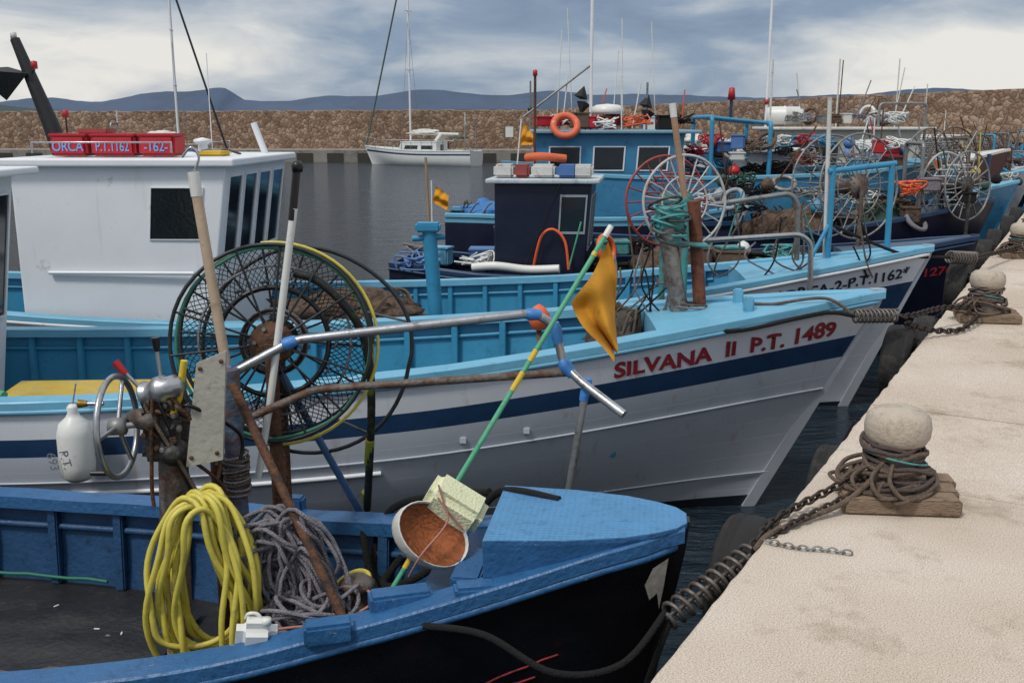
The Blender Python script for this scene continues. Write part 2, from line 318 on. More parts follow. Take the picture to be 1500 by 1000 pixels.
for i in range(36):
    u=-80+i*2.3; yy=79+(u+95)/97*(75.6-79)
    box('dock_recess_shade_%d'%i,(u,yy-.03,.3),(1.2,.1,.75),M('dock_shadow','3a3833',.9),dk,bev=0)  # dark boxes on the dock face, painted shade in place of real recesses
def ridge(name,prof,Y,mat,seed):
    rr=random.Random(seed); vs=[];fs=[]; n=400; ph=[rr.uniform(0,6.28) for _ in range(8)]
    for i in range(n+1):
        u=-700+2900*i/n; v=interp(prof,u)+sum(math.sin(u*.012*1.9**q+ph[q])*1.4/1.55**q for q in range(7))
        yv=(500-v)/1458.33; dY=.9767+.2144*yv; zz=2.9+(-.2144+.9767*yv)*Y/dY; xx=(u-750)/1458.33*Y/dY
        vs+=[(xx,Y-Y*.08,-2),(xx,Y,zz),(xx,Y+Y*.2,-2)]
    for i in range(n):
        for j in (0,1): fs.append((i*3+j,i*3+j+1,i*3+j+4,i*3+j+3))
    mesh(name,vs,fs,mat,smooth=True)
ridge('hills',[(-700,150),(-100,152),(0,148),(60,143),(150,148),(215,137),(290,134),(318,131),(335,134),(348,146),(400,148),(480,139),(550,139),(595,133),(650,133),(700,138),(760,139),(810,134),(870,140),(1000,137),(1100,142),(1250,139),(1350,131),(1500,134),(2200,150)],5200,M('hazy_hills','3f5168',1,var=.14,vs=.004,bump=0,dirt='36475c',da=.4,ds=.003),3)  # aerial haze is put into the far hills' blue-grey colour
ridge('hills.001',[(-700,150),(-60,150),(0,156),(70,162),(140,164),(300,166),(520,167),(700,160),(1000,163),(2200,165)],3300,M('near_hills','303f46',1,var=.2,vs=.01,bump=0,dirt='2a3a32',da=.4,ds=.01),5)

# ------------------------------------------------------------ hull builder
class Hull:
    def __init__(s,par,L,bt,zt,rake=.6,zk=-.35):
        s.par=par;s.L=L;s.bt=bt;s.zt=zt;s.rake=rake;s.zk=zk
    def p(s,t,v,side=-1,off=0):
        l=t*s.L; x=-s.rake*v*(1-t)**1.5-l; B=interp(s.bt,l); z0=interp(s.zt,l)
        k=min(1,t*2.6); a=1.15+(3.6-1.15)*k; b=1.0-.3*k
        y=B*max(0,1-v**a)**b
        return V((x,side*(y+off),z0*(1-v)+s.zk*v))
    def at(s,x,v,side=-1,off=0):
        t=min(1,max(0,-x/s.L))
        for _ in range(6): t=min(1,max(0,t+(s.p(t,v,side).x-x)/s.L))
        return s.p(t,v,side,off)
def build_hull(h,strakes,capm,innerm,floorm,floorz,cap=.1,rib=.42,foredeck=0,deckm=None,rails=(),stemm=None,capt=.045,ns=46,thick=.05):
    par=h.par; ts=[(i/ns)**1.25 for i in range(ns+1)]
    mats=[];vv=[];mid=[]
    for a,b_,m in strakes:
        if m not in mats: mats.append(m)
        n=max(1,int((b_-a)/.06))
        for i in range(n): vv.append(a+(b_-a)*i/n); mid.append(mats.index(m))
    vv.append(strakes[-1][1]); nv=len(vv)
    def inner(t,z,side):
        z0=interp(h.zt,t*h.L); v=(z0-z)/(z0-h.zk); p=h.p(t,max(0,v),side); return V((p.x,side*max(.004,abs(p.y)-thick-.02*v),z))
    for side in (-1,1):
        vs=[];uv=[];fs=[];mi=[]
        for t in ts:
            for v in vv: p=h.p(t,v,side); vs.append(p); uv.append((p.x,v))
        for i in range(ns):
            for j in range(nv-1):
                f=(i*nv+j,(i+1)*nv+j,(i+1)*nv+j+1,i*nv+j+1); fs.append(f if side<0 else f[::-1]); mi.append(mid[j])
        mesh('hull_side',vs,fs,mats,par,False,True,mi,uv)
        vs=[];fs=[]
        for t in ts:
            z0=interp(h.zt,t*h.L); fz=min(floorz,z0-.05)
            for q in range(4): vs.append(inner(t,z0+(fz-z0)*q/3,side))
        for i in range(ns):
            for q in range(3):
                f=(i*4+q,i*4+4+q,i*4+5+q,i*4+1+q); fs.append(f[::-1] if side<0 else f)
        mesh('inner_bulwark',vs,fs,innerm,par,False,True)
        vs=[];fs=[]
        for t in ts:
            l=t*h.L;B=interp(h.bt,l);z0=interp(h.zt,l); xx=-l+(.03 if t==0 else 0)
            wb=.004*mnoise.noise(V((l*3,side*4,1))); o=.025+wb
            yi=max(.0,B-cap+wb)
            vs+=[(xx,side*(B+o),z0-.012),(xx,side*(B+o),z0+capt-.008),(xx,side*(B+o-.008),z0+capt+wb),(xx,side*yi,z0+capt+wb),(xx,side*yi,z0-.02)]
        for i in range(ns):
            for j in range(5):
                a=i*5+j;b2=i*5+(j+1)%5; f=(a,b2,b2+5,a+5); fs.append(f if side>0 else f[::-1])
        fs.append((0,1,2,3,4)); 
        mesh('gunwale_cap',vs,fs,capm,par,False)
        if rib:
            l=max(.5,foredeck+.1)
            while l<h.L-.3:
                t=l/h.L; z0=interp(h.zt,l); hh=z0-floorz-.02
                if hh>.08:
                    a=inner(t,z0-.02,side); b_=inner(t,floorz,side); c_=(a+b_)/2
                    if abs(c_.y)>.08: box('rib',(c_.x,c_.y-side*.02,c_.z),(.055,.05,hh),innerm,par,False,bev=.008,rot=(math.atan2(-(a.y-b_.y),hh),0,0))
                l+=rib
            pts=[inner(l2/h.L,interp(h.zt,l2)-.13,side)-V((0,side*.012,0)) for l2 in [foredeck+.1+(h.L-foredeck-.3)*i/20 for i in range(21)]]
            tube('stringer',pts,.018,innerm,par,False)
    vs=[];fs=[]
    for t in ts:
        a=inner(t,floorz+.003,-1); b_=inner(t,floorz+.003,1); vs+=[a,b_]
    for i in range(ns): fs.append((i*2,i*2+2,i*2+3,i*2+1))
    mesh('floor',vs,fs,floorm,par,False)
    if foredeck:
        vs=[];fs=[]; m=16
        for i in range(m+1):
            l=foredeck*i/m; B=max(.02,interp(h.bt,l)-.02); z0=interp(h.zt,l)+.012
            for j in range(7): q=-1+2*j/6; vs.append((-l,q*B,z0+.03*(1-q*q)))
        for i in range(m):
            for j in range(6): fs.append((i*7+j,i*7+j+1,i*7+j+8,i*7+j+7))
        b0=len(vs); zf=interp(h.zt,foredeck); zb=max(floorz,zf-.5); yb=abs(inner(foredeck/h.L,zb,1).y)-.02
        for j in range(7): vs.append((-foredeck,(-1+2*j/6)*yb,zb))
        for j in range(6): fs.append((m*7+j,m*7+j+1,b0+j+1,b0+j))
        mesh('foredeck',vs,fs,deckm or capm,par,False)
    vs=[h.p(1,v,-1) for v in vv]+[h.p(1,v,1) for v in vv][::-1]
    mesh('transom',vs,[tuple(range(len(vs)))],strakes[0][2],par,False)
    vs=[];fs=[];n=14
    for i in range(n+1):
        v=-.03+1.0*i/n; p=h.p(0,max(0,v)); zz=p.z if v>=0 else p.z+.05; w=.03
        vs+=[(p.x+.05,-w,zz),(p.x+.05,w,zz),(p.x-.05,w+.01,zz),(p.x-.05,-w-.01,zz)]
    for i in range(n):
        for j in range(4): a=i*4+j;b2=i*4+(j+1)%4; fs.append((a,b2,b2+4,a+4))
    fs.append((0,1,2,3)); mesh('stem',vs,fs,stemm or strakes[0][2],par,False)
    for (v,r_,m) in rails:
        for side in (-1,1):
            tube('rub_rail',[h.p(t,v,side,.012) for t in ts],r_,m,par,False)
def lettering(h,txt,x0,v0,size,mat,length=None,side=-1,bold=.012):
    cu=bpy.data.curves.new('tmp','FONT'); cu.body=txt; cu.size=size; cu.offset=bold*size*2
    cu.resolution_u=4
    o=bpy.data.objects.new('tmp',cu); C.objects.link(o); bpy.context.view_layer.update()
    me=bpy.data.meshes.new_from_object(o.evaluated_get(bpy.context.evaluated_depsgraph_get()))
    bpy.data.objects.remove(o)
    w=max(v.co.x for v in me.vertices); k=(length/w) if length else 1
    bm=bmesh.new(); bm.from_mesh(me); bmesh.ops.triangulate(bm,faces=bm.faces[:]); bmesh.ops.subdivide_edges(bm,edges=[e for e in bm.edges if e.calc_length()>.05],cuts=2); bm.to_mesh(me); bm.free()
    for v in me.vertices:
        z0=interp(h.zt,-x0); dep=z0-h.zk; rj=1+.06*math.sin(v.co.x*40); xx=v.co.x*k
        v.co=h.at(x0+xx,v0-(v.co.y*rj+.006*math.sin(xx*9))/dep,side,.006)
    me.materials.clear(); me.materials.append(mat); me.name='name_lettering'
    link(bpy.data.objects.new('name_lettering',me),h.par,False)
def panel(q,u0,u1,v0,v1,mat,par,frame=None,fw=.03,off=.004,name='window'):
    a,b_,c,d_=[V(x) for x in q]
    nrm=(b_-a).cross(d_-a).normalized()
    P=lambda u,v:(a*(1-u)+b_*u)*(1-v)+(d_*(1-u)+c*u)*v
    vs=[P(u0,v0)+nrm*off,P(u1,v0)+nrm*off,P(u1,v1)+nrm*off,P(u0,v1)+nrm*off]
    mesh(name+'_glass',vs,[(0,1,2,3)],mat,par,False)
    if frame:
        cs=[P(u0,v0),P(u1,v0),P(u1,v1),P(u0,v1)]; cen=sum(cs,V())/4
        out=[p+(p-cen).normalized()*fw for p in cs]; inn=cs
        vs=[p+nrm*(off+.012) for p in out]+[p+nrm*(off+.012) for p in inn]+[p for p in out]+[p+nrm*off for p in inn]
        fs=[]
        for i in range(4):
            j=(i+1)%4; fs+=[(i,j,4+j,4+i),(8+i,8+j,j,i),(4+i,4+j,12+j,12+i)]
        mesh(name+'_frame',vs,fs,frame,par,False)
def cabin(par,xr,xf,hw,z0,z1,rake,wall,roofm,roofo=.12,frame=None,front=3,side=None,roofth=.06,frontv=(.42,.92),hwf=None,zr=0,fo=None,gap=.02):
    hwf=hwf or hw
    B=[V((xr,-hw,z0)),V((xf,-hwf,z0)),V((xf,hwf,z0)),V((xr,hw,z0))]
    T=[V((xr,-hw,z1)),V((xf+rake,-hwf,z1+zr)),V((xf+rake,hwf,z1+zr)),V((xr,hw,z1))]
    vs=B+T; fs=[(0,1,5,4),(1,2,6,5),(2,3,7,6),(3,0,4,7),(4,5,6,7)]
    w_=mesh('cabin_walls',vs,fs,wall,par,False); bv=w_.modifiers.new('b','BEVEL'); bv.width=.02; bv.segments=3
    o=roofo; fo=o*1.8 if fo is None else fo
    rv=[V((xr-o,-hw-o,z1)),V((xf+rake+fo,-hwf-o*.8,z1+zr)),V((xf+rake+fo,hwf+o*.8,z1+zr)),V((xr-o,hw+o,z1))]
    vs=rv+[p+V((0,0,roofth)) for p in rv]; fs=[(3,2,1,0),(4,5,6,7),(0,1,5,4),(1,2,6,5),(2,3,7,6),(3,0,4,7)]
    ro=mesh('cabin_roof',vs,fs,roofm,par,False)
    bv=ro.modifiers.new('b','BEVEL'); bv.width=.02; bv.segments=3
    qf=(B[1],B[2],T[2],T[1]); qs=(B[0],B[1],T[1],T[0]); qo=(B[2],B[3],T[3],T[2]); qb=(B[3],B[0],T[0],T[3])
    for i in range(front):
        g=.03; w=(1-g*2)/front; panel(qf,g+w*i+gap,g+w*(i+1)-gap,frontv[0],frontv[1],glass,par,frame,.018)
    for (a,b_,c,d_) in (side or []):
        panel(qs,a,b_,c,d_,glass,par,frame); panel(qo,1-b_,1-a,c,d_,glass,par,frame)
    panel(qb,.35,.65,.03,.8,M('door_wood','5a5048',.6),par,frame)
    return qf,qs
def netpile(par,x_,y_,z_,sx_,sy_,sz_,m,seed,world=False,ropes=14):
    rr=random.Random(seed); bm=bmesh.new(); bmesh.ops.create_icosphere(bm,subdivisions=4,radius=1)
    for v in bm.verts:
        k=1+.35*mnoise.noise(v.co*2.2+V((seed,0,0)))+.16*mnoise.noise(v.co*7)+.07*mnoise.noise(v.co*18); v.co=V((v.co.x*sx_*k,v.co.y*sy_*k,max(-.15,v.co.z)*sz_*k))
    bm.transform(Matrix.Translation((x_,y_,z_))); me=bpy.data.meshes.new('net_pile'); bm.to_mesh(me); bm.free(); me.materials.append(m)
    for p in me.polygons: p.use_smooth=True
    link(bpy.data.objects.new('net_pile',me),par,world)
    if ropes:
        ls=[]
        for i in range(ropes):
            a=rr.uniform(0,6.28); ls.append([(x_+sx_*math.cos(a+t*.5)*(1-t*.15)*.95,y_+sy_*math.sin(a+t*.5)*.95,z_+sz_*1.02*math.sin(t*1.5)) for t in [j/6 for j in range(7)]])
        curves('net_ropes',ls,.012,rope_b,par,world)

# ============================================================ SILVANA (white/turquoise)
sb=empty('fishing_boat',(2.72,7.30,0),0)
S=Hull(sb,9.5,[(0,.05),(.5,.24),(1.34,.52),(2.3,.77),(3.35,.98),(5,1.15),(6.5,1.2),(8,1.1),(9.5,.75)],[(0,1.65),(.6,1.58),(1.34,1.49),(2.3,1.37),(3.35,1.26),(5,1.15),(6.5,1.12),(8,1.15),(9.5,1.25)],rake=1.05,zk=-.3)
build_hull(S,[(0,.028,turq),(.028,.15,hullwhite),(.15,.235,navy),(.235,.80,hullshade),(.80,1,bottom)],turq,turqdk,M('deck_grey','5f7f8c',.6,dirt='3a4a52',da=.4),.55,cap=.13,rib=.42,foredeck=1.7,deckm=turq,rails=[(.018,.02,turq),(.36,.008,hullshade),(.70,.006,hullshade)],stemm=hullshade)
lettering(S,'SILVANA  II  P.T. 1489',-2.02,.132,.15,dred,1.68,bold=.018)
tube('side_moulding',[S.at(-5.6+i*.2,.42,-1,.015) for i in range(11)],.016,white,sb,False)
for x_,v_ in ((-2.62,.31),(-3.05,.31)):
    p_=S.at(x_,v_,-1,.008); box('hull_fitting',p_,(.045,.014,.045),hullwhite,sb,False,bev=.004)
cabin(sb,-9.2,-7.0,.78,.55,2.5,.28,white,white,.1,white,3,side=[(.2,.6,.55,.85)])
box('tarp',(-5.6,-.55,.99),(1.5,.85,.08),M('yellow_tarp','b39a3c',.8,var=.25,bump=.5,bs=12,dirt='8a8a78',da=.3,ds=6),sb,False,bev=.04,rot=(.04,0,.05))
tube('green_hose',[(-6.7,-.9,1.12),(-6.4,-.75,1.14),(-6.1,-.9,1.13)],.025,green,sb,False,smooth=True)
for y_ in (-.17,.17): box('bitt',(-1.0,y_,1.60),(.07,.07,.14),turq,sb,False,bev=.01)
# ============================================================ ORCA
ob=empty('fishing_boat',(4.22,10.05,0),math.radians(-3.3))
O=Hull(ob,10.5,[(0,.05),(1,.42),(2.4,.83),(4,1.12),(7,1.3),(9,1.25),(10.5,1.0)],[(0,1.65),(1,1.5),(2.4,1.3),(4,1.13),(7,1.02),(10.5,1.15)],rake=.9,zk=-.35)
build_hull(O,[(0,.03,turq),(.03,.16,hullwhite),(.16,.3,navy),(.3,.8,hullshade),(.8,1,bottom)],turq,turqdk,M('deck_grey','5f7f8c',.6),.5,cap=.12,foredeck=1.9,deckm=turq,rails=[(.02,.02,white)],stemm=hullshade)
lettering(O,'*ORCA-2-P.T.1162*',-1.62,.125,.135,M('letter_navy','161c33',.5),1.42)
qf,qs=cabin(ob,-8.9,-7.15,1.08,.5,2.50,.30,white,white,.10,white,4,frontv=(.56,.95),hwf=1.0,fo=.10,roofth=.075,gap=.03)
panel(qs,.66,.90,.66,.90,M('dark_window','141b1f',.15),ob,white,.012)
tube('ledge',[(-8.6,-1.10,1.5),(-7.2,-1.06,1.5)],.018,white,ob,False)
tube('handrail',[(-8.7,-1.0,2.62),(-8.7,-1.0,2.72),(-7.4,-.9,2.72),(-7.4,-.9,2.62)],.012,steel,ob,False)
lathe('roof_lamp',(-7.05,-.85,2.40),[(0,-.03),(.04,-.03),(.05,0),(.03,.04),(0,.04)],black,ob,False,axis=(0,-1,0))
lathe('vent',(-7.5,.2,2.56),[(.05,0),(.05,.12),(.09,.14),(.09,.17),(0,.19)],white,ob,False)
lb=M('letter_blue','6fa0d8',.5)
for i,(cx,w,t_) in enumerate(((-8.47,.36,'ORCA'),(-8.03,.44,'P.T.1162'),(-7.60,.36,'-162-'))):
    box('crate_%d'%i,(cx,-.62,2.69),(w,.3,.21),redc,ob,False,bev=.03,rot=(0,0,0))
    box('crate_lid_%d'%i,(cx,-.62,2.785),(w+.02,.32,.03),redc,ob,False,bev=.012,rot=(0,0,0))
    cu=bpy.data.curves.new('crate_text','FONT'); cu.body=t_; cu.size=.13; cu.offset=.0015; cu.extrude=.001; cu.align_x='CENTER'; cu.materials.append(lb)
    o=bpy.data.objects.new('crate_text',cu); o.location=(cx,-.775,2.635); o.rotation_euler=(math.pi/2,0,0)
    o.scale=(.72 if len(t_)>5 else .85,1,1); link(o,ob,False)
box('crate_red_top',(-8.3,-.5,2.82),(.3,.2,.05),raftr,ob,False)
box('liferaft_yellow',(-7.2,-.3,2.60),(.26,.3,.05),yellow,ob,False,bev=.02)
for k_ in range(8): tube('roof_rope',[(-8.7+.2*k_,.1,2.58),(-8.6+.2*k_,.0,2.63),(-8.5+.2*k_,.2,2.58)],.012,[gal,rope_b,raftb][k_%3],ob,False,smooth=True)
fk=M('funnel_black','15171a',.5)
tube('exhaust_funnel',[(-8.80,-.2,2.5),(-8.92,-.2,2.9),(-9.20,-.2,3.72)],.085,fk,ob,False,radii=[1.15,.95,.55])
lathe('red_lamp',(-8.93,-.38,3.42),[(0,0),(.03,0),(.03,.07),(0,.08)],red,ob,False); tube('lamp_arm',[(-9.05,-.2,3.40),(-8.93,-.38,3.41)],.008,black,ob,False)
lathe('lamp_top',(-9.21,-.2,3.72),[(0,0),(.03,0),(.03,.06),(0,.07)],offwhite,ob,False)
lathe('red_lamp',(-8.70,-.3,2.95),[(0,0),(.03,0),(.03,.07),(0,.08)],red,ob,False); tube('lamp_arm',[(-8.70,-.3,2.56),(-8.70,-.3,2.95)],.008,black,ob,False)
mesh('day_mark',[(-9.35,-.2,3.12),(-9.05,-.3,3.38),(-9.6,-.4,3.42),(-9.3,.1,3.42),(-9.3,-.2,3.45)],[(0,1,2),(0,2,3),(0,3,1),(1,2,4),(2,3,4),(3,1,4)],fk,ob,False)
tube('stanchion_post',[(-6.95,.6,2.55),(-7.07,.6,2.9)],.035,white,ob,False)
tube('antenna',[(-7.4,.2,2.55),(-7.4,.2,3.6)],.005,white,ob,False)
tube('mooring_post',[(-.79,9.5,1.9),(-.73,9.5,.95)],.07,turqdk,ob)
box('mooring_post_head',(-.8,9.5,1.93),(.24,.18,.09),turqdk,ob,bev=.02); tube('post_bar',[(-.95,9.5,1.82),(-.64,9.5,1.84)],.03,turqdk,ob)
netpile(ob,-5.9,-.35,1.0,.75,.4,.22,netb,71)
for P in ([(3.25,10.2,1.2),(3.25,10.2,2.48)],[(3.86,10.2,1.3),(3.84,10.2,2.5)]): tube('frame_post',P,.030,turqdk,ob)
tube('frame_bar',[(3.2,10.2,2.42),(3.88,10.2,2.5)],.030,turqdk,ob); tube('frame_brace',[(3.25,10.2,1.9),(2.95,10.1,1.35)],.022,turqdk,ob)
tube('tall_pole',[(3.18,10.25,3.15),(3.24,10.25,1.4)],.022,offwhite,ob)
tube('deck_rail',bent([(1.90,9.6,2.13),(2.66,9.6,2.24),(2.74,9.6,2.15),(2.76,9.6,1.6)],.06),.026,gal,ob)
tube('deck_rail2',bent([(1.83,9.5,1.80),(2.75,9.5,1.86),(2.86,9.5,1.78),(2.88,9.5,1.25)],.06),.026,steel,ob)
for i in range(14):
    x_=2.2+R.uniform(-.4,1.2); tube('cable',[(x_,9.8,1.9+R.uniform(-.2,.3)),(x_+R.uniform(-.2,.2),9.75,1.6),(x_+R.uniform(-.35,.35),9.8,1.4)],.009,[rope_k,rope_b,rope_g,rope_b][i%4],ob,smooth=True)

# ============================================================ NEAR BLUE BOAT
nb=empty('fishing_boat',(.66,3.74,0),math.radians(-8))
Nn=Hull(nb,8.0,[(0,.07),(.1,.155),(.25,.225),(.45,.285),(.7,.36),(1.14,.52),(1.64,.71),(2.5,.92),(3.64,1.0),(5.2,.95),(8,.6)],[(0,1.305),(.25,1.265),(.45,1.21),(.7,1.14),(1.14,1.045),(1.9,.93),(3.6,.87),(5.5,.92),(8,1.1)],rake=.30,zk=-.35)
hk=M('hull_black','0c0d12',.25,var=.4,bump=.1,dirt='2a1216',da=.10,ds=3,stretch=1.5,planks=9)
build_hull(Nn,[(0,.03,nblue),(.03,.9,hk),(.9,1,bottom)],nblue,nblue2,blackfloor,.42,cap=.12,rib=.40,rails=[(.02,.018,nblue)],stemm=black,capt=.045,ns=60)
half=[(.040,.05),(.0,.11),(-.08,.165),(-.2,.22),(-.42,.27),(-.74,.30)]
pl=[(x_,-y_) for x_,y_ in half]+[(x_,y_) for x_,y_ in half[::-1]]; n=len(pl)
zt_=lambda x_:1.362-.020*abs(x_)
zb_=lambda x_:min(zt_(x_)-.03,interp(Nn.zt,-x_)+.03)
vs=[(x_,y_,zt_(x_)) for x_,y_ in pl]+[(x_,y_,zt_(x_)-.022) for x_,y_ in pl]+[(x_*.985-.012,y_*.94,zb_(x_)-.01) for x_,y_ in pl]
fs=[tuple(range(n))[::-1]]+[(i,n+i,n+(i+1)%n,(i+1)%n) for i in range(n)]+[(n+i,2*n+i,2*n+(i+1)%n,n+(i+1)%n) for i in range(n)]
o=mesh('bow_deck',vs,fs,[ndeck,nblue],nb,False,mi=[0]+[1]*(2*n)); bv=o.modifiers.new('b','BEVEL'); bv.width=.006; bv.segments=2
bmx=bmesh.new(); bmx.from_mesh(o.data); bmesh.ops.recalc_face_normals(bmx,faces=bmx.faces[:]); bmx.to_mesh(o.data); bmx.free()
mesh('bow_deck_bulkhead',[(-.735,-.27,1.3),(-.735,.27,1.3),(-.735,.22,.8),(-.735,-.22,.8)],[(0,1,2,3)],nblue2,nb,False)
box('bow_hatch_step',(-.82,.0,1.10),(.12,.5,.12),nblue,nb,False,bev=.01)
box('bow_hatch_step',(-.95,.02,1.0),(.16,.62,.06),nblue2,nb,False,bev=.01)
for (x_,y_,z_,sx_,sy_,sz_,rz) in ((-.76,-.345,1.16,.16,.09,.06,.3),(-1.05,-.36,1.11,.24,.10,.08,.42),(-1.27,-.57,1.075,.18,.09,.08,.4),(-.62,.33,1.23,.12,.07,.08,-.3),(-1.9,.80,.98,.1,.08,.12,0)):
    box('cleat_block',(x_,y_,z_),(sx_,sy_,sz_),nblue,nb,False,rot=(0,0,rz),bev=.012)
for k_ in range(9):
    v0=.24+.045*k_; x0=-.45-.09*k_
    tube('red_streak',[Nn.at(x0-i*.06,v0+.006*i+R.uniform(-.006,.006),-1,.0) for i in range(int(7+k_*1.2))],.0045,M('streak_red','8a1c24',.7,var=.5,vs=30,dirt='0d0d10',da=.45,ds=25),nb,False)
mesh('peeled_patch',[Nn.at(a,b_,-1,.003) for a,b_ in ((-.03,.05),(-.09,.06),(-.12,.10),(-.10,.15),(-.07,.14),(-.06,.19),(-.045,.13))],[tuple(range(7))],M('peeled_white','b9b3a6',.8,var=.3,vs=30),nb,False)
pts=[(-3.0-i*.12,interp(Nn.bt,3.0+i*.12)-.13,.475+R.uniform(-.006,.006)) for i in range(9)]; tube('green_trim',pts,.009,M('green_trim','1f6a55',.6),nb,False)
mv=[];mf=[]; nn_=28
for i in range(nn_+1):
    for j in range(nn_+1):
        x_=-2.35-1.7*i/nn_; y_=-.62+1.25*j/nn_; mv.append((x_,y_+.04*mnoise.noise(V((x_*3,0,1))),.455+.028*mnoise.noise(V((x_*2.5,y_*4,0)))+.012*mnoise.noise(V((x_*9,y_*7,0)))))
for i in range(nn_):
    for j in range(nn_): a=i*(nn_+1)+j; mf.append((a,a+1,a+nn_+2,a+nn_+1))
mesh('floor_sheet',mv,mf,M('black_mat','1d1e20',.42,var=.3,bump=.4,bs=30,dirt='39352f',da=.25,ds=9),nb,False,smooth=True)
for i in range(10): box('floor_scrap',(-2.5-R.uniform(0,1.5),R.uniform(-.5,.6),.485),(R.uniform(.01,.03),R.uniform(.006,.015),.004),[plast,rope_g,wood][i%3],nb,False,rot=(0,0,R.uniform(0,3)),bev=.001)

# --- hauler machinery
hm=empty('line_hauler',(-1.4,3.95,.45))
tube('post',[(-1.42,3.97,1.5),(-1.46,3.97,.45)],.055,wood,hm)
tube('post_iron',[(-1.40,3.93,1.62),(-1.42,3.93,1.25)],.06,rustg,hm)
box('motor_block',(-1.42,3.92,1.66),(.17,.16,.22),motor,hm,rot=(0,.1,.2),bev=.02)
box('motor_block_top',(-1.40,3.90,1.80),(.15,.14,.1),motor,hm,rot=(0,-.2,.2),bev=.02)
lathe('hydraulic_pump',(-1.40,3.84,1.86),[(0,-.08),(.05,-.08),(.055,-.07),(.045,-.06),(.045,-.02),(.056,-.015),(.056,.02),(.045,.03),(.045,.07),(.03,.075),(.03,.1),(0,.1)],steel,hm,axis=(.9,-.2,.3))
lathe('hydraulic_cap',(-1.48,3.84,1.74),[(0,-.06),(.035,-.06),(.045,0),(.03,.06),(0,.06)],rustg,hm,axis=(1,-.5,.1))
lathe('flange',(-1.37,3.84,1.60),[(0,-.04),(.06,-.04),(.06,.0),(.03,.02),(.03,.06),(0,.06)],motor,hm,axis=(.2,-1,.1))
for a,b_,m_ in (((-1.60,3.90,1.96),(-1.48,3.90,1.82),red),((-1.43,3.9,2.06),(-1.42,3.9,1.90),black),((-1.74,3.85,1.80),(-1.64,3.85,1.80),M('brass','8a6a2a',.4,metal=.7))):
    a=V(a);b_=V(b_); tube('lever',[a,b_],.008,steel,hm); tube('lever_knob',[a,a+(b_-a)*.35],.015,m_,hm,radii=[1.2,.8])
for k_ in range(12):
    a0=V((-1.38+R.uniform(-.09,.07),3.86,1.75+R.uniform(-.1,.08))); b0=a0+V((R.uniform(-.1,.25),R.uniform(-.05,.15),R.uniform(-.5,-.2)))
    tube('hydraulic_hose',[a0,a0+V((R.uniform(-.08,.08),-.05,.03)),b0+V((0,0,.12)),b0],.008,[black,rope_b,rust][k_%3],hm,smooth=True)
for k_ in range(14):
    lathe('bolt',(-1.48+R.uniform(0,.15),3.83,1.56+R.uniform(0,.24)),[(0,-.02),(.012,-.02),(.012,.01),(0,.012)],[gal,rust][k_%2],hm,axis=(R.uniform(-.3,.3),-1,R.uniform(-.2,.2)),n=6,smooth=False)
mesh('gauge_plate',[(-1.25,3.83,1.97),(-1.13,3.83,2.02),(-1.17,3.83,1.57),(-1.32,3.83,1.54),(-1.25,3.85,1.97),(-1.13,3.85,2.02),(-1.17,3.85,1.57),(-1.32,3.85,1.54)],[(3,2,1,0),(4,5,6,7),(0,1,5,4),(1,2,6,5),(2,3,7,6),(3,0,4,7)],M('plate_grey','a8a79c',.5,metal=.2,var=.08,vs=8,bump=.2,dirt='7d7463',da=.2,ds=16),hm)
for p_ in ((-1.235,1.95),(-1.15,1.98),(-1.19,1.60),(-1.295,1.58)): lathe('plate_rivet',(p_[0],3.828,p_[1]),[(0,-.004),(.008,-.002),(.009,0.004),(0,.006)],rust,hm,axis=(0,-1,0),n=8)
tube('yellow_bracket',[(-1.30,3.84,1.98),(-1.33,3.84,1.83),(-1.36,3.84,1.76)],.014,yellow,hm)
tube('post2',[(-1.20,4.1,1.88),(-1.19,4.1,.5)],.042,M('blue_rust_post','4a5f78',.6,var=.3,vs=10,bump=.5,dirt='5a3a26',da=.5,ds=15),hm)
tube('post3',[(-1.29,4.15,1.7),(-1.30,4.15,.5)],.03,rust,hm)
tube('lean_pole',[(-1.16,4.0,1.84),(-.66,3.58,1.0)],.019,rust,hm)
for i in range(16):
    tube('lashing',ring_pts((-1.195,4.1,1.50-.012*i),(R.uniform(-.2,.2),R.uniform(-.2,.2),1),.048+R.uniform(0,.01),14),.006,rope_b if i%3 else rope_g,hm,cyc=True)
sw=empty('steering_wheel',(-1.55,3.8,1.73)); ax=V((1,.0,.04)).normalized(); c0=V((-1.57,3.8,1.72))
tube('rim',ring_pts(c0,ax,.20),.0125,steel,sw,cyc=True)
for p_ in ring_pts(c0,ax,.2,3,.5): tube('spoke',[c0,p_],.009,steel,sw)
lathe('hub',c0,[(0,-.03),(.035,-.03),(.035,.03),(0,.035)],gal,sw,axis=ax); tube('shaft',[c0,c0+V((.16,.07,.0))],.014,steel,sw); tube('wheel_handle',[c0+V((0,-.1,-.16)),c0+V((-.08,-.1,-.16))],.01,black,sw)
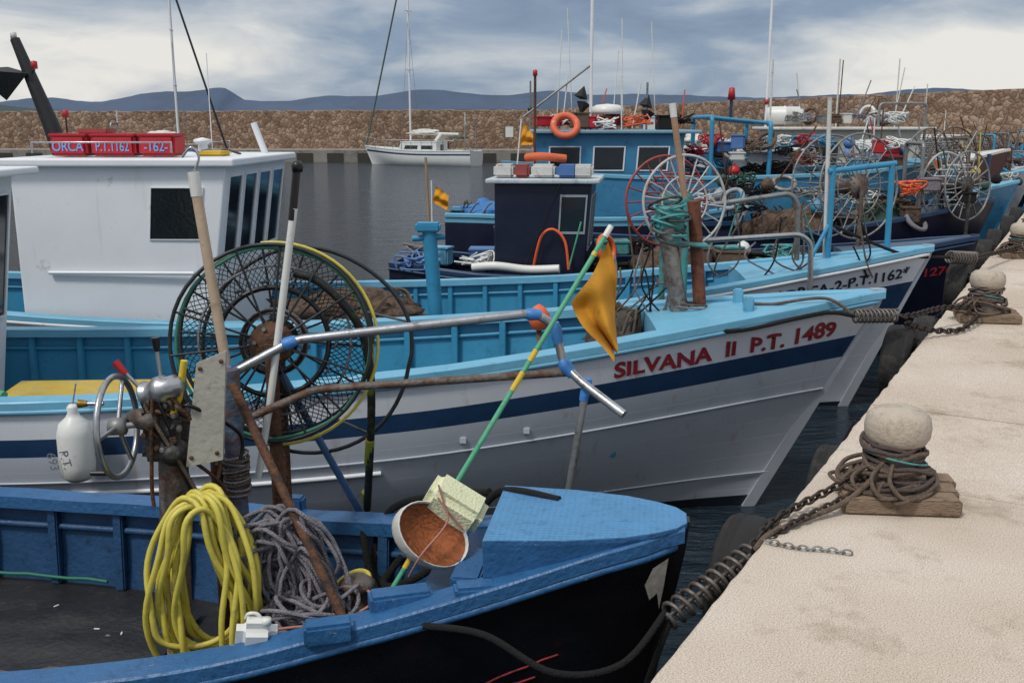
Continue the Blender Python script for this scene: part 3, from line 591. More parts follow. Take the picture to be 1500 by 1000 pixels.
# --- tube frame
fr=empty('pipe_frame',(0,4.2,1.2))
tube('rail_steel',bent([(-1.22,4.15,1.84),(-.94,4.2,1.985),(.10,4.3,2.085),(.19,4.3,2.03),(.225,4.3,1.86),(.30,4.24,1.79),(.48,4.1,1.68)],.05),.020,steel,fr)
tube('rail_rusty',bent([(-1.23,4.1,1.62),(-.86,4.2,1.765),(.24,4.3,1.815)],.05),.018,rustg,fr)
tube('strut_fwd',[(.33,4.25,1.78),(.24,4.25,1.17)],.017,gal,fr)
tube('strut_blue',[(-1.07,4.35,1.86),(-.76,4.75,.95)],.018,M('strut_blue','44698f',.45,dirt='5d4632',da=.3,ds=12),fr)
tube('arch_tube',crs([(-.97,4.4,2.25),(-.85,4.4,2.2),(-.72,4.42,2.05),(-.665,4.45,1.88),(-.66,4.5,1.6),(-.73,4.72,1.0)],8),.02,M('arch_dark','2b2c2c',.45,metal=.4,dirt='6a7a30',da=.25,ds=10),fr)
for p_,q_,r_ in (((-.99,4.19,1.965),(-.93,4.2,1.985),.026),((-1.24,4.15,1.83),(-1.19,4.15,1.86),.034),((.06,4.3,2.083),(.13,4.3,2.075),.0255),((.185,4.3,2.04),(.205,4.3,1.95),.026),((.22,4.3,1.87),(.27,4.27,1.81),.028),((.335,4.25,1.80),(.315,4.25,1.70),.0215)):
    p_=V(p_);q_=V(q_); tube('blue_tape_joint',[p_,p_.lerp(q_,.3)+V((R.uniform(-.002,.002),0,R.uniform(-.003,.003))),p_.lerp(q_,.7),q_],r_,tape,fr,radii=[.9,1.1,1.0,.85])
for p_,q_ in (((-.66,4.5,1.9),(-.662,4.48,1.78)),((-.68,4.56,1.42),(-.7,4.62,1.28)),((-.73,4.70,1.1),(-.735,4.73,1.04))): tube('yellow_green_patch',[p_,q_],.0225,M('moss_yellow','8a922f',.6,var=.4),fr)
tp=empty('boat_hook_pole',(-1.24,4.2,1.9)); 
tube('shaft',[(-1.32,4.2,2.62),(-1.24,4.2,1.86)],.022,M('tan_pole','b09c86',.6,var=.15,dirt='8a745e',da=.2,ds=18),tp); tube('tip',[(-1.327,4.2,2.70),(-1.319,4.2,2.60)],.024,plast,tp)
tube('hook',crs([(-1.325,4.2,2.70),(-1.30,4.2,2.76),(-1.33,4.2,2.80),(-1.37,4.2,2.76)],6),.005,steel,tp)
wp=empty('boat_hook_pole',(-1.0,4.2,1.9)); tube('shaft',[(-.915,4.2,2.55),(-1.06,4.2,1.70),(-1.13,4.2,1.36)],.016,plast,wp); tube('tip',[(-.895,4.2,2.72),(-.925,4.2,2.50)],.017,black,wp)
lathe('knob',(-.893,4.2,2.70),[(0,0),(.022,0),(.025,.03),(.015,.045),(0,.045)],black,wp)

# ------------------------------------------------------------ reels
def reel(name,c,axis,r,w,mats,spokes=10,rim=.012,hub=.1,lattice=False,post=None,par=None,rings=1,holder=rustg):
    e=empty(name,c,par=par); c=V(c); ax=V(axis).normalized()
    for k,sgn in enumerate((-1,1)):
        cc=c+ax*w/2*sgn; m=mats[k%len(mats)]
        rp_=[p+ax*.006*math.sin(i*.7) for i,p in enumerate(ring_pts(cc,ax,r))]
        tube('rim_%d'%k,rp_,rim,m,e,cyc=True)
        if rings>1: tube('rim_inner_%d'%k,ring_pts(cc,ax,r*.55,36),rim*.7,m,e,cyc=True)
        ps=ring_pts(cc,ax,r,spokes,.2*k); hs=ring_pts(cc,ax,hub,spokes,.2*k)
        curves('spokes_%d'%k,[[a,b_] for a,b_ in zip(hs,ps)],rim*.6,m,e)
    a=ring_pts(c-ax*w/2,ax,r*.62,spokes); b_=ring_pts(c+ax*w/2,ax,r*.62,spokes)
    curves('crossbars',[[p,q] for p,q in zip(a,b_)],rim*.7,mats[0],e)
    lathe('hub',c,[(0,-w*.62),(hub*.4,-w*.62),(hub*.45,-w*.52),(hub*.8,-w*.5),(hub,-w*.48),(hub,-w*.42),(hub*.6,-w*.38),(hub*.6,w*.38),(hub,w*.42),(hub,w*.5),(0,w*.55)],holder,e,axis=ax)
    for p in ring_pts(c+ax*w*.5,ax,hub*.72,6)+ring_pts(c-ax*w*.5,ax,hub*.72,6): lathe('hub_bolt',p,[(0,-.014),(.010,-.014),(.010,.014),(0,.014)],gal,e,axis=ax,n=6,smooth=False)
    if lattice:
        ls=[]; n=84; q=V((0,0,1)).rotation_difference(ax)
        for dr in (1,-1):
            for i in range(n):
                P=[]
                for j in range(9):
                    t=j/8; rr=r*(.56+.42*t)*(1+.012*math.sin(i*1.7+j)); an=2*math.pi*(i/n)+dr*t*.42
                    P.append(c-ax*(w/2)*(-.2+1.15*t)+ax*.008*math.sin(i*.9+j*1.3)+q@V((rr*math.cos(an),rr*math.sin(an),0)))
                ls.append(P)
        curves('net_mesh',ls,.0022,net,e,res=0)
        tube('net_edge',ring_pts(c+ax*w*.1,ax,r*.56,40),.012,black,e,cyc=True)
        tube('net_rope',[p+ax*.01*math.sin(i) for i,p in enumerate(ring_pts(c-ax*w*.2,ax,r*.78,40))],.006,rope_g,e,cyc=True)
        for q2 in range(10):
            tube('wound_line',ring_pts(c+ax*w*(-.3+.06*q2),(ax+V((R.uniform(-.08,.08),0,R.uniform(-.08,.08)))),r*.30+R.uniform(0,.02),30),.008,[rope_k,rope_b,rope_g][q2%3],e,cyc=True)
    if post:
        for dx in (-w*.6,w*.6):
            p0=c+ax*dx; tube('reel_support',[p0,(p0.x,p0.y,post)],.03,holder,e)
        tube('axle',[c-ax*w*.6,c+ax*w*.6],.025,holder,e)
    return e
dkst=M('rim_dark','34383a',.45,metal=.6)
e=reel('net_reel',(-1.08,4.42,1.93),(.10,-1,.12),.44,.2,[dkst,dkst],14,.009,.10,lattice=True,post=.6,holder=rust)
tube('green_hose_rim',[p+V((0,0,.004*math.sin(i))) for i,p in enumerate(ring_pts((-1.06,4.33,1.94),(.10,-1,.12),.425))],.008,M('hose_green','2c6f5a',.6),e,cyc=True)
pts=ring_pts((-1.06,4.36,1.93),(.10,-1,.12),.455,60)
arc=sorted([p for p in pts if p.x>-1.15],key=lambda p:math.atan2(p.z-1.93,p.x+1.06)); tube('yellow_hose_rim',arc,.0075,hosey,e)
tube('big_hoop',[p+V((.008*math.sin(i*.4),0,.006*math.cos(i*.33))) for i,p in enumerate(ring_pts((-.97,4.62,1.84),(.06,-1,.1),.49,60))],.010,dkst,e,cyc=True)
for i in range(5): a=.3+i*1.25; tube('hoop_tie',[(-1.08+.44*math.cos(a),4.45,1.93+.44*math.sin(a)),(-.97+.49*math.cos(a),4.62,1.84+.49*math.sin(a))],.006,gal,e)
rimw=M('rim_white','a9adad',.45,dirt='6a5a48',da=.2); rimr=M('rim_red','8d3a34',.5,dirt='4a2a22',da=.3)
reel('net_reel',(1.45,8.9,2.22),(.35,-1,.05),.40,.34,[rimr,rimw],18,.012,.09,post=1.2,holder=teal,rings=2)
reel('net_reel',(4.3,13,2.1),(.5,-1,.05),.66,.5,[gal,gal],18,.013,.16,post=1.2,rings=2)
reel('net_reel',(6.62,15,1.98),(.55,-1,.05),.5,.4,[rimw,gal],16,.016,.14,post=1.2,rings=2,holder=motor)
reel('net_reel',(7.3,17.2,2.2),(.55,-1,.05),.62,.5,[gal,rustg],16,.016,.14,post=1.2,rings=2)

# ------------------------------------------------------------ Silvana fore gear
sg=empty('exhaust_posts',(1.3,7.4,1.4))
tube('pipe_fat',[(1.15,7.4,2.14),(1.17,7.4,2.0),(1.29,7.4,1.38)],.066,M('sooty_steel','8a857e',.4,metal=.5,var=.3,vs=7,bump=.2,dirt='4a3120',da=.4,ds=9),sg)
tube('pipe_rusty',[(1.36,7.5,2.33),(1.45,7.5,1.39)],.05,M('rust_red','7a4630',.8,var=.35,vs=9,bump=.4,dirt='40291c',da=.5,ds=11),sg)
tube('pole_top',[(1.18,7.5,3.0),(1.29,7.5,2.36)],.024,M('tan_pole2','9c7b62',.6,var=.2),sg); tube('pole_tip',[(1.175,7.5,3.04),(1.19,7.5,2.94)],.026,plast,sg)
for i in range(10):
    cz=2.0+.03*i; tube('teal_coil',ring_pts((1.17+R.uniform(-.04,.05),7.42,cz+.05),(R.uniform(-.4,.4),R.uniform(-.4,.4),1),.08+R.uniform(0,.05),16),.010,teal if i%3 else motor,sg,cyc=True)
box('winch_head',(1.17,7.42,2.2),(.2,.16,.16),teal,sg,rot=(.1,.1,.2),bev=.02)
box('flange_plate',(1.3,7.45,2.02),(.34,.2,.025),teal,sg,rot=(0,.1,0))
for i in range(6):
    tube('lashing',ring_pts((1.34+.002*i,7.45,1.56-.025*i),(0.1,R.uniform(-.3,.3),1),.135+R.uniform(-.01,.03),20),.007,[rope_b,rope_g,teal][i%3],sg,cyc=True)
for i in range(16):
    x_=1.0+R.uniform(-.25,.3); tube('cable',[(x_,7.5,1.95+R.uniform(-.3,.1)),(x_+R.uniform(-.1,.1),7.45,1.7),(x_+R.uniform(-.25,.2),7.5,1.45)],.007,[rope_k,rope_b,rope_g][i%3],sg,smooth=True)
netpile(sg,.80,7.6,1.28,.22,.25,.22,M('net_grey','5c574f',.95,bump=1,bs=120,dirt='2d2a26',da=.5,ds=18),81,world=True)

# ------------------------------------------------------------ flags
def flag(name,A,B,Cc,D,base,top,pr,pmat,fm,bands=None):
    e=empty(name,base); tube('pole',[base,top],pr,pmat,e)
    if bands:
        b0=V(base);t0=V(top)
        for a,b_ in bands: tube('pole_band',[b0.lerp(t0,a),b0.lerp(t0,b_)],pr*1.12,yellow,e)
    A,B,Cc,D=map(V,(A,B,Cc,D)); n=24; vs=[];fs=[]; sz=(A-D).length
    for i in range(n+1):
        for j in range(n+1):
            u=i/n;v=j/n; p=A.lerp(B,u).lerp(D.lerp(Cc,u),v)
            p=p+V((.0,math.sin(u*9+v*2)*.15*sz*(.3+v)+math.sin(v*13+u*5)*.03*sz,0))+V((math.sin(v*5+u*3)*.04*sz,0,math.cos(u*7)*.04*sz*v)); vs.append(p)
    for i in range(n):
        for j in range(n): a=i*(n+1)+j; fs.append((a,a+1,a+n+2,a+n+1))
    mesh('cloth',vs,fs,fm,e,smooth=True); return e
fg=flag('marker_flag',(.415,4.28,2.40),(.25,4.2,2.15),(.41,4.15,1.91),(.475,4.2,1.99),(-.52,3.79,.98),(.425,4.305,2.46),.0115,green,flagm,[(.08,.14),(.55,.60),(.63,.66),(.92,.93)])
tube('pole_tip',[(.40,4.29,2.42),(.428,4.307,2.465)],.0135,plast,fg)
box('foam_float',(-.235,3.91,1.35),(.25,.16,.14),foam,fg,rot=(.35,.55,-.1),bev=.03,seg=3)
tube('foam_tie',[(-.30,3.84,1.46),(-.27,3.82,1.36),(-.20,3.83,1.27)],.004,M('pink_twine','a87468',.8),fg)
e2=lathe('tin_float',(0,0,0),[(0,-.03),(.15,-.03),(.160,-.02),(.164,.0),(.164,.045),(.158,.05),(.157,.03),(0,.025)],[tin,offwhite],fg,mi=[0,0,1,1,1,1,0])
e2.matrix_parent_inverse=fg.matrix_basis.inverted(); e2.matrix_basis=Matrix.Translation((-.345,3.84,1.235))@Euler((math.radians(52),math.radians(38),0)).to_matrix().to_4x4()@Matrix.Diagonal((1.0,.72,1.6,1))
tube('float_lashing',crs([(-.30,3.8,1.42),(-.26,3.78,1.33),(-.36,3.7,1.22),(-.42,3.75,1.1)],6),.004,M('pink_twine','a87468',.8),fg)
flo=M('flag_orange','c98a18',.8)
flag('marker_flag',(-.95,12.5,2.13),(-1.0,12.5,1.95),(-.82,12.5,1.83),(-.78,12.5,2.0),(-1.0,12.5,1.3),(-1.0,12.5,2.2),.01,plast,flo)
flag('marker_flag',(.14,13,2.90),(.08,13,2.62),(.25,13,2.62),(.28,13,2.75),(.06,13,2.3),(.12,13,2.95),.01,plast,flo)

# ------------------------------------------------------------ hose coil / rope coil / small stuff
hc=empty('hose_coil',(-1.2,3.75,1.1)); L1=[]
for k_ in range(14):
    w_=.105+R.uniform(0,.10); hgt=.31+R.uniform(0,.115); cx=-1.225+R.uniform(-.045,.04); ph=R.uniform(-1.5,1.5); P=[]
    for i in range(48):
        a=2*math.pi*i/48; x_=cx+w_*math.sin(a)*(1.0-.30*math.cos(a)) ; z_=1.47-hgt+hgt*math.cos(a)
        P.append((x_+.016*math.sin(3*a+ph)+.008*math.sin(5*a-ph),3.66+.013*k_-.08+.04*math.cos(a*2+ph),z_+.014*math.sin(2*a+ph)))
    L1.append(P)
curves('hose_loops',L1,.0120,hosey,hc,cyc=True,res=3)
tube('hose_tail',[(-1.05,3.75,1.0),(-.9,3.9,.85),(-.72,4.0,.98),(-.62,3.95,1.02),(-.6,3.85,.98)],.012,hosey,hc,smooth=True)
rc=empty('rope_coil',(-.97,3.9,1.1)); L1=[]
for k_ in range(36):
    w_=.06+R.uniform(0,.14); hgt=.13+R.uniform(0,.18); cx=-.95+R.uniform(-.08,.10); top=1.39-R.uniform(0,.25); P=[]; y0=3.76+R.uniform(-.05,.1); ph=R.uniform(0,6)
    for i in range(28):
        a=2*math.pi*i/28; z_=top-hgt+hgt*math.cos(a); P.append((cx+w_*math.sin(a)+.025*math.sin(2*a+ph)+(1.3-z_)*.18,y0+.03*math.cos(3*a+ph),z_+.01*math.sin(5*a+ph)))
    L1.append(P)
for k_ in range(22):
    P=[]; cx=-.82+R.uniform(-.1,.12); cy=3.64+R.uniform(-.08,.1); rr=.08+R.uniform(0,.09)
    for i in range(24):
        a=2*math.pi*i/24; P.append((cx+rr*math.cos(a),cy+rr*.7*math.sin(a),.80+.012*k_+.03*math.sin(2*a+k_)))
    L1.append(P)
curves('rope_loops',L1,.0085,rope_g,rc,cyc=True)
jc=empty('jerrycan',(-.97,3.40,.9)); box('body',(-.965,3.42,1.0),(.15,.11,.19),plast,jc,bev=.035,seg=5,rot=(.22,.14,.25)); 
tube('handle',crs([(-1.0,3.43,1.085),(-.985,3.42,1.108),(-.955,3.42,1.108),(-.94,3.42,1.09)],5),.007,plast,jc); lathe('cap',(-.915,3.40,1.075),[(0,0),(.018,0),(.018,.025),(0,.025)],plast,jc,n=16)
bl=empty('winch_bollard',(-.66,3.78,.95)); lathe('drum',(-.64,3.80,.93),[(0,0),(.06,0),(.05,.03),(.045,.08),(.07,.1),(.075,.12),(.05,.14),(0,.145)],rustg,bl)
tube('pink_line',[(-.64,3.78,1.05),(-.55,3.7,1.02),(-.7,3.6,.98),(-.9,3.5,1.0),(-1.0,3.42,1.0)],.006,M('pink_twine','a87468',.8),bl,smooth=True)
bf=empty('fender_buoy',(-2.74,5.98,.9)); lathe('body',(-2.74,5.97,.70),[(0,-.02),(.07,0),(.10,.03),(.108,.1),(.108,.30),(.09,.37),(.045,.41),(.03,.44),(.035,.47),(.02,.49),(0,.49)],plast,bf)
tube('lanyard',[(-2.74,5.97,1.17),(-2.74,6.05,1.3)],.005,rope_g,bf)
cu=bpy.data.curves.new('buoy_text','FONT'); cu.body='P.T.\n693'; cu.size=.08; cu.extrude=.0005; cu.materials.append(M('letter_grey','6b7078')); o=bpy.data.objects.new('buoy_text',cu); o.location=(-2.80,5.862,.92); o.rotation_euler=(math.pi/2,math.radians(80),0); link(o,bf)
ob2=empty('float_buoy',(.22,7.6,1.3)); lathe('body',(.21,7.6,1.42),[(0,-.1),(.05,-.09),(.085,-.02),(.085,.03),(.05,.08),(.02,.1),(0,.11)],orange,ob2); tube('float_line',[(.21,7.6,1.5),(.3,7.7,1.35),(.4,7.8,1.1),(.4,7.9,.6)],.008,rope_b,ob2,smooth=True); lathe('float_stick',(.21,7.6,.55),[(.02,0),(.02,.78),(0,.78)],rustg,ob2,n=10)
br=empty('mooring_rope',(-.3,4.1,1.1))
for P in ([(.2,3.95,1.35),(-.05,4.1,1.33),(-.2,4.25,1.1),(-.4,4.2,.9),(-.6,4.3,.8),(-.45,4.5,1.0),(-.75,4.6,.97)],[(-.1,4.15,1.31),(-.35,4.4,1.2),(-.6,4.55,1.05),(-.65,4.4,.8),(-.4,4.2,.75)],[(-.72,4.5,1.0),(-.65,4.3,.8),(-.5,4.1,.7)]): tube('black_rope',P,.018,rope_k,br,smooth=True)
tube('bow_line',[(-.33,3.40,1.07),(-.1,3.33,1.07),(.15,3.26,.96),(.4,3.30,.97),(.58,3.45,1.10)],.013,rope_k,br,smooth=True)
tube('loose_line',[(-1.9,3.9,.50),(-1.7,4.0,.51),(-1.5,3.95,.50),(-1.3,4.0,.51)],.010,rope_b,br,smooth=True)
tube('loose_line',[(-2.6,4.15,.50),(-2.2,4.0,.51),(-2.05,4.05,.51),(-1.9,3.9,.50)],.010,rope_b,br,smooth=True)
tube('tan_line',[(.62,3.2,.75),(.66,3.3,.5),(.8,3.5,.3)],.007,rope_b,br,smooth=True)

# ------------------------------------------------------------ bollards, chains, tires
def bollard(x_,y_,ropes=True,k=0):
    e=empty('mooring_bollard',(x_,y_,1.3)); 
    lathe('body',(x_,y_,1.33),[(0,0),(.13,0),(.13,.03),(.09,.05),(.078,.1),(.078,.2),(.09,.225),(.118,.24),(.134,.27),(.137,.31),(.13,.35),(.105,.375),(.06,.385),(0,.387)],stonehead,e,n=40)
    for i in range(3): box('wood_base_%d'%i,(x_-.02+.04*i,y_-.13+.125*i,1.337),(.48,.118,.07),wood,e,rot=(0,0,R.uniform(-.04,.04)-.12),bev=.008)
    if ropes:
        L1=[]
        for i in range(16):
            rr=.095+.03*math.sin(i*.9)**2+(.045 if i<5 else 0)+R.uniform(0,.015); zz=1.385+.0125*i; tl=(R.uniform(-.3,.3),R.uniform(-.3,.3),1)
            L1.append([p+V((0,0,.006*math.sin(q*1.1+i))) for q,p in enumerate(ring_pts((x_+R.uniform(-.02,.02),y_+R.uniform(-.02,.02),zz),tl,rr,26))])
        curves('rope_wraps',L1[::2],.010,rope_b,e,cyc=True); curves('rope_wraps_b',L1[1::2],.009,M('rope_purple','5d4f4c',.95,var=.3,bump=1,bs=150),e,cyc=True)
        tube('teal_wrap',ring_pts((x_,y_,1.50),(.2,.1,1),.13,26),.005,teal,e,cyc=True); tube('tan_wrap',ring_pts((x_,y_,1.555),(.1,-.2,1),.120,26),.006,rope_g,e,cyc=True)
        L2=[]
        for i in range(14):
            a0=R.uniform(2.3,4.4); P=[V((x_,y_,1.45))+V((.11*math.cos(a0),.11*math.sin(a0),R.uniform(-.04,.05)))]
            P.append(P[0]+V((.10*math.cos(a0),.10*math.sin(a0),-.05))); P.append((x_+R.uniform(.2,.30)*math.cos(a0+.3),y_+.22*math.sin(a0+.3),1.385)); P.append((x_+R.uniform(.12,.22)*math.cos(a0+1),y_+.17*math.sin(a0+1),1.385)); P.append((x_+.14*math.cos(a0+1.7),y_+.15*math.sin(a0+1.7),1.42)); L2.append(crs(P,6))
        curves('rope_tails',L2,.009,rope_b,e)
    return e
bollard(1.65,4.08); bollard(3.93,8.14); bollard(6.2,12.1); bollard(8.5,16.1)
def chain(name,P,link_l=.05,wr=.006,par=None,mat=chainm):
    P=crs(P,20) ; d=[0]
    for a,b_ in zip(P,P[1:]): d.append(d[-1]+(b_-a).length)
    vs=[];fs=[]; s_=0;k=0
    def at(s_):
        for i in range(len(d)-1):
            if d[i+1]>=s_: return P[i].lerp(P[i+1],(s_-d[i])/max(1e-6,d[i+1]-d[i]))
        return P[-1]
    while s_<d[-1]-link_l:
        c_=at(s_+link_l/2); T=(at(s_+link_l)-at(s_)).normalized(); up=V((0,0,1)) if abs(T.z)<.95 else V((1,0,0)); Sd=T.cross(up).normalized(); U=Sd.cross(T)
        if k%2: Sd,U=U,-Sd
        ang=.35; Sd2=Sd*math.cos(ang)+U*math.sin(ang); U2=T.cross(Sd2)
        nM,nm=12,6; b0=len(vs)
        for i in range(nM):
            a=2*math.pi*i/nM; ce=c_+T*math.cos(a)*link_l*.62+Sd2*math.sin(a)*link_l*.36; rad=(T*math.cos(a)+Sd2*math.sin(a)).normalized()
            for j in range(nm): b1=2*math.pi*j/nm; vs.append(ce+rad*math.cos(b1)*wr+U2*math.sin(b1)*wr)
        for i in range(nM):
            for j in range(nm): fs.append((b0+i*nm+j,b0+((i+1)%nM)*nm+j,b0+((i+1)%nM)*nm+(j+1)%nm,b0+i*nm+(j+1)%nm))
        s_+=link_l*.9;k+=1
    return mesh('chain_links',vs,fs,mat,par,smooth=True)
def spring(P0,P1,r_,turns,wr,par,mat):
    P0=V(P0);P1=V(P1);ax=(P1-P0).normalized(); q=V((0,0,1)).rotation_difference(ax); n=turns*14
    pts=[P0+(P1-P0)*i/n+q@V((r_*math.cos(2*math.pi*i/14),r_*math.sin(2*math.pi*i/14),0)) for i in range(n+1)]
    tube('spring',pts,wr,mat,par); tube('spring_rod',[P0,P1],wr*1.1,mat,par)
mc=empty('mooring_chain',(1.0,3.7,1.3))
chain('c',[(1.48,4.05,1.42),(1.30,3.98,1.36),(1.12,3.85,1.33),(1.0,3.72,1.30),(.93,3.64,1.25)],.045,.0065,mc)
chain('c',[(1.52,4.0,1.4),(1.32,3.90,1.345),(1.15,3.78,1.325),(1.0,3.66,1.30)],.04,.0055,mc)
tube('bollard_line',[(1.56,4.0,1.46),(1.40,3.92,1.36),(1.2,3.82,1.32),(1.02,3.69,1.31),(.95,3.64,1.26)],.012,rope_b,mc,smooth=True)
spring((.94,3.65,1.24),(.58,3.45,1.07),.046,10,.0085,mc,M('spring_steel','6b6763',.5,metal=.6,var=.25,dirt='4d3828',da=.4,ds=18))
chain('c',[(.98,3.62,1.315),(1.1,3.56,1.31),(1.2,3.54,1.31),(1.31,3.50,1.31)],.030,.0035,mc,gal)
tube('short_line',[(.60,3.45,1.07),(.5,3.4,.8),(.45,3.3,.7)],.012,rope_k,mc,smooth=True)
mc2=empty('mooring_chain',(2.9,7.4,1.5))
chain('c',[(3.85,8.05,1.42),(3.4,7.75,1.47),(3.0,7.3,1.50),(2.84,7.15,1.52)],.06,.008,mc2)
chain('c',[(3.80,7.95,1.38),(3.5,7.6,1.33),(3.2,7.42,1.36),(2.9,7.2,1.46)],.06,.008,mc2)
sps=M('spring_steel','6b6763')
spring((2.80,7.12,1.53),(2.45,7.0,1.55),.045,10,.009,mc2,sps)
tube('bow_rope',[(2.45,7.0,1.55),(2.2,6.95,1.58),(1.6,6.75,1.50),(1.35,6.95,1.46)],.015,rope_k,mc2,smooth=True)
tube('bow_rope',[(2.45,7.0,1.55),(2.25,7.05,1.67),(1.9,7.2,1.60),(1.72,7.3,1.6)],.012,rope_b,mc2,smooth=True)
mc3=empty('mooring_chain',(4.6,10.4,1.5))
chain('c',[(6.1,12.0,1.42),(5.5,11.3,1.45),(4.9,10.5,1.5)],.07,.009,mc3); spring((4.9,10.5,1.5),(4.5,10.2,1.55),.06,9,.011,mc3,sps)
tube('bow_rope',[(4.5,10.2,1.55),(3.9,9.9,1.62),(3.2,9.9,1.9)],.016,rope_k,mc3,smooth=True)
def tire(s_,z_,w_=.11,r_=.22):
    c_=Q(s_,w_,z_); n_ax=V((-math.sin(QA),math.cos(QA),0)); e=empty('tire_fender',c_)
    pr=[(r_*.62,-.07),(r_*.7,-.095),(r_*1.05,-.1),(r_*1.3,-.085),(r_*1.36,-.06),(r_*1.33,-.055),(r_*1.36,-.03),(r_*1.33,-.025),(r_*1.37,0),(r_*1.33,.025),(r_*1.36,.03),(r_*1.33,.055),(r_*1.36,.06),(r_*1.3,.085),(r_*1.05,.1),(r_*.7,.095),(r_*.62,.07),(r_*.66,0),(r_*.62,-.07)]
    lathe('tire',c_,pr,rubber,e,axis=n_ax,n=36)
    tube('hanging_line',[c_+V((0,0,r_)),Q(s_,.02,1.32)],.01,rope_k,e)
for s_,z_,w_ in ((1.35,1.0,.13),(2.95,.85,.12),(5.3,1.12,.16),(6.6,.98,.15),(9.0,1.15,.16),(9.8,1.1,.16),(12,1.1,.16),(13.5,1.1,.16),(16,1.1,.15),(18,1.1,.15)): tire(s_,z_,w_)

# ============================================================ other boats
def clutter(par,x0,x1,hw,z0,n,seed,mats,zs=.25):
    rr=random.Random(seed)
    for i in range(n):
        x_=rr.uniform(x0,x1);y_=rr.uniform(-hw,hw);m=rr.choice(mats);k=rr.random(); zz=z0+rr.uniform(0,zs)
        if k<.30: 
            sx_,sy_,sz_=rr.uniform(.2,.45),rr.uniform(.2,.35),rr.uniform(.12,.25); rz=rr.uniform(-.4,.4)
            box('crate',(x_,y_,zz+.08),(sx_,sy_,sz_),m,par,False,rot=(0,0,rz),bev=.02); box('crate_rim',(x_,y_,zz+.08+sz_/2),(sx_+.03,sy_+.03,.03),m,par,False,rot=(0,0,rz),bev=.01)
        elif k<.64:
            L=[]
            for q in range(5):
                P=[(x_+rr.uniform(-.25,.25),y_+rr.uniform(-.2,.2),zz+rr.uniform(.0,.22)) for _ in range(6)]; L.append(crs(P,5))
            curves('rope_pile',L,.012,m,par,False)
        elif k<.82: lathe('float',(x_,y_,zz+.1),[(0,-.09),(.06,-.08),(.1,-.02),(.1,.03),(.06,.09),(.02,.11),(0,.13)],m,par,False,n=14)
        elif k<.85: tube('ring',ring_pts((x_,y_,zz+.15),(rr.uniform(-1,1),rr.uniform(-1,0),rr.uniform(.2,1)),.17,20),.035,m,par,False,cyc=True)
        else: tube('pole',[(x_,y_,zz),(x_+rr.uniform(-.3,.3),y_,zz+rr.uniform(.5,1.0))],.012,m,par,False)
def cone_marks(par,x_,y_,z_):
    for dz,fl in ((0,1),(.28,-1)):
        lathe('day_mark',(x_,y_,z_+dz),[(0,-.12),(.13,.1),(0,.1)] if fl>0 else [(0,-.1),(.13,-.1),(0,.12)],M('daymark_black','101114',.7),par,False,n=4,smooth=False,axis=(.3,.2,1))
vb=empty('fishing_boat',(5.75,12.35,0),math.radians(-8))
Vh=Hull(vb,7.3,[(0,.05),(1,.45),(2.4,.8),(4,.98),(6,.95),(7.3,.7)],[(0,1.5),(1,1.36),(2.4,1.2),(4,1.05),(6,1.02),(7.3,1.12)],rake=.7,zk=-.35)
build_hull(Vh,[(0,.2,navyd),(.2,.8,navyd),(.8,1,bottom)],navy,navyd,blackfloor,.5,cap=.1,foredeck=1.6,deckm=M('deck_blue_grey','45596e',.6),rails=[(.03,.02,navy)],stemm=navyd)
lettering(Vh,'PT 1276',-.95,.22,.15,M('letter_red2','a02a2e',.5),.7)
qf,qs=cabin(vb,-5.95,-4.85,.58,.5,2.16,.12,navyd,M('roof_white','b4bcc0',.5,dirt='6a93ab',da=.3,ds=5),.1,greyf,2,frontv=(.5,.9),hwf=.5,fo=.1)
panel(qs,.70,.95,.64,.90,glass,vb,greyf,.035)
tube('orange_strap',crs([(-5.45,-.62,1.1),(-5.35,-.63,1.5),(-5.2,-.63,1.6),(-5.05,-.63,1.45),(-5.0,-.63,1.1)],6),.018,orange,vb,False)
tube('green_rope',[(-5.0,-.63,1.1),(-4.85,-.63,1.7)],.012,green,vb,False)
for i,(x_,m,w_) in enumerate(((-5.85,offwhite,.25),(-5.62,raftr,.2),(-5.35,offwhite,.3),(-5.05,raftb,.25),(-4.85,offwhite,.25))):
    box('liferaft_%d'%i,(x_,-.35,2.31),(w_,.3,.16),m,vb,False,bev=.03)
tube('lifejackets',[(-5.6,-.1,2.46),(-5.4,-.2,2.48),(-5.1,-.1,2.45)],.055,jacket,vb,False,smooth=True)
tube('light_pole',[(-5.55,.35,2.2),(-5.55,.35,3.5)],.018,rust,vb,False); lathe('light',(-5.55,.35,3.5),[(0,0),(.03,0),(.03,.07),(0,.08)],red,vb,False)
tube('antenna_line',[(-5.1,-.6,2.2),(-5.6,-.75,1.0)],.008,rope_k,vb,False)
clutter(vb,-7.2,-6.1,.7,.85,10,3,[plast,offwhite,turq,rope_g,raftb]); clutter(vb,-4.6,-1.8,.6,.9,30,4,[rope_b,netb,orange,teal,rope_k,plast],zs=.4)
netpile(vb,-3.6,0,.9,.7,.6,.45,netb,4)
tube('white_sheet',[(-6.2,-.75,1.12),(-5.9,-.8,1.15),(-5.5,-.78,1.11),(-5.1,-.8,1.13)],.055,plast,vb,False,smooth=True)
tube('aft_pole',[(-6.95,.2,1.0),(-7.0,.2,2.45)],.018,M('tan_pole2','9c7b62'),vb,False)
xb=empty('fishing_boat',(4.5,17.2,0),math.radians(-2))
Xh=Hull(xb,5.6,[(0,.1),(1,.5),(3,.85),(5.6,.7)],[(0,1.6),(2,1.35),(5.6,1.38)],rake=.5)
build_hull(Xh,[(0,.06,turq),(.06,1,navyd)],turq,turqdk,blackfloor,.7,cap=.1)
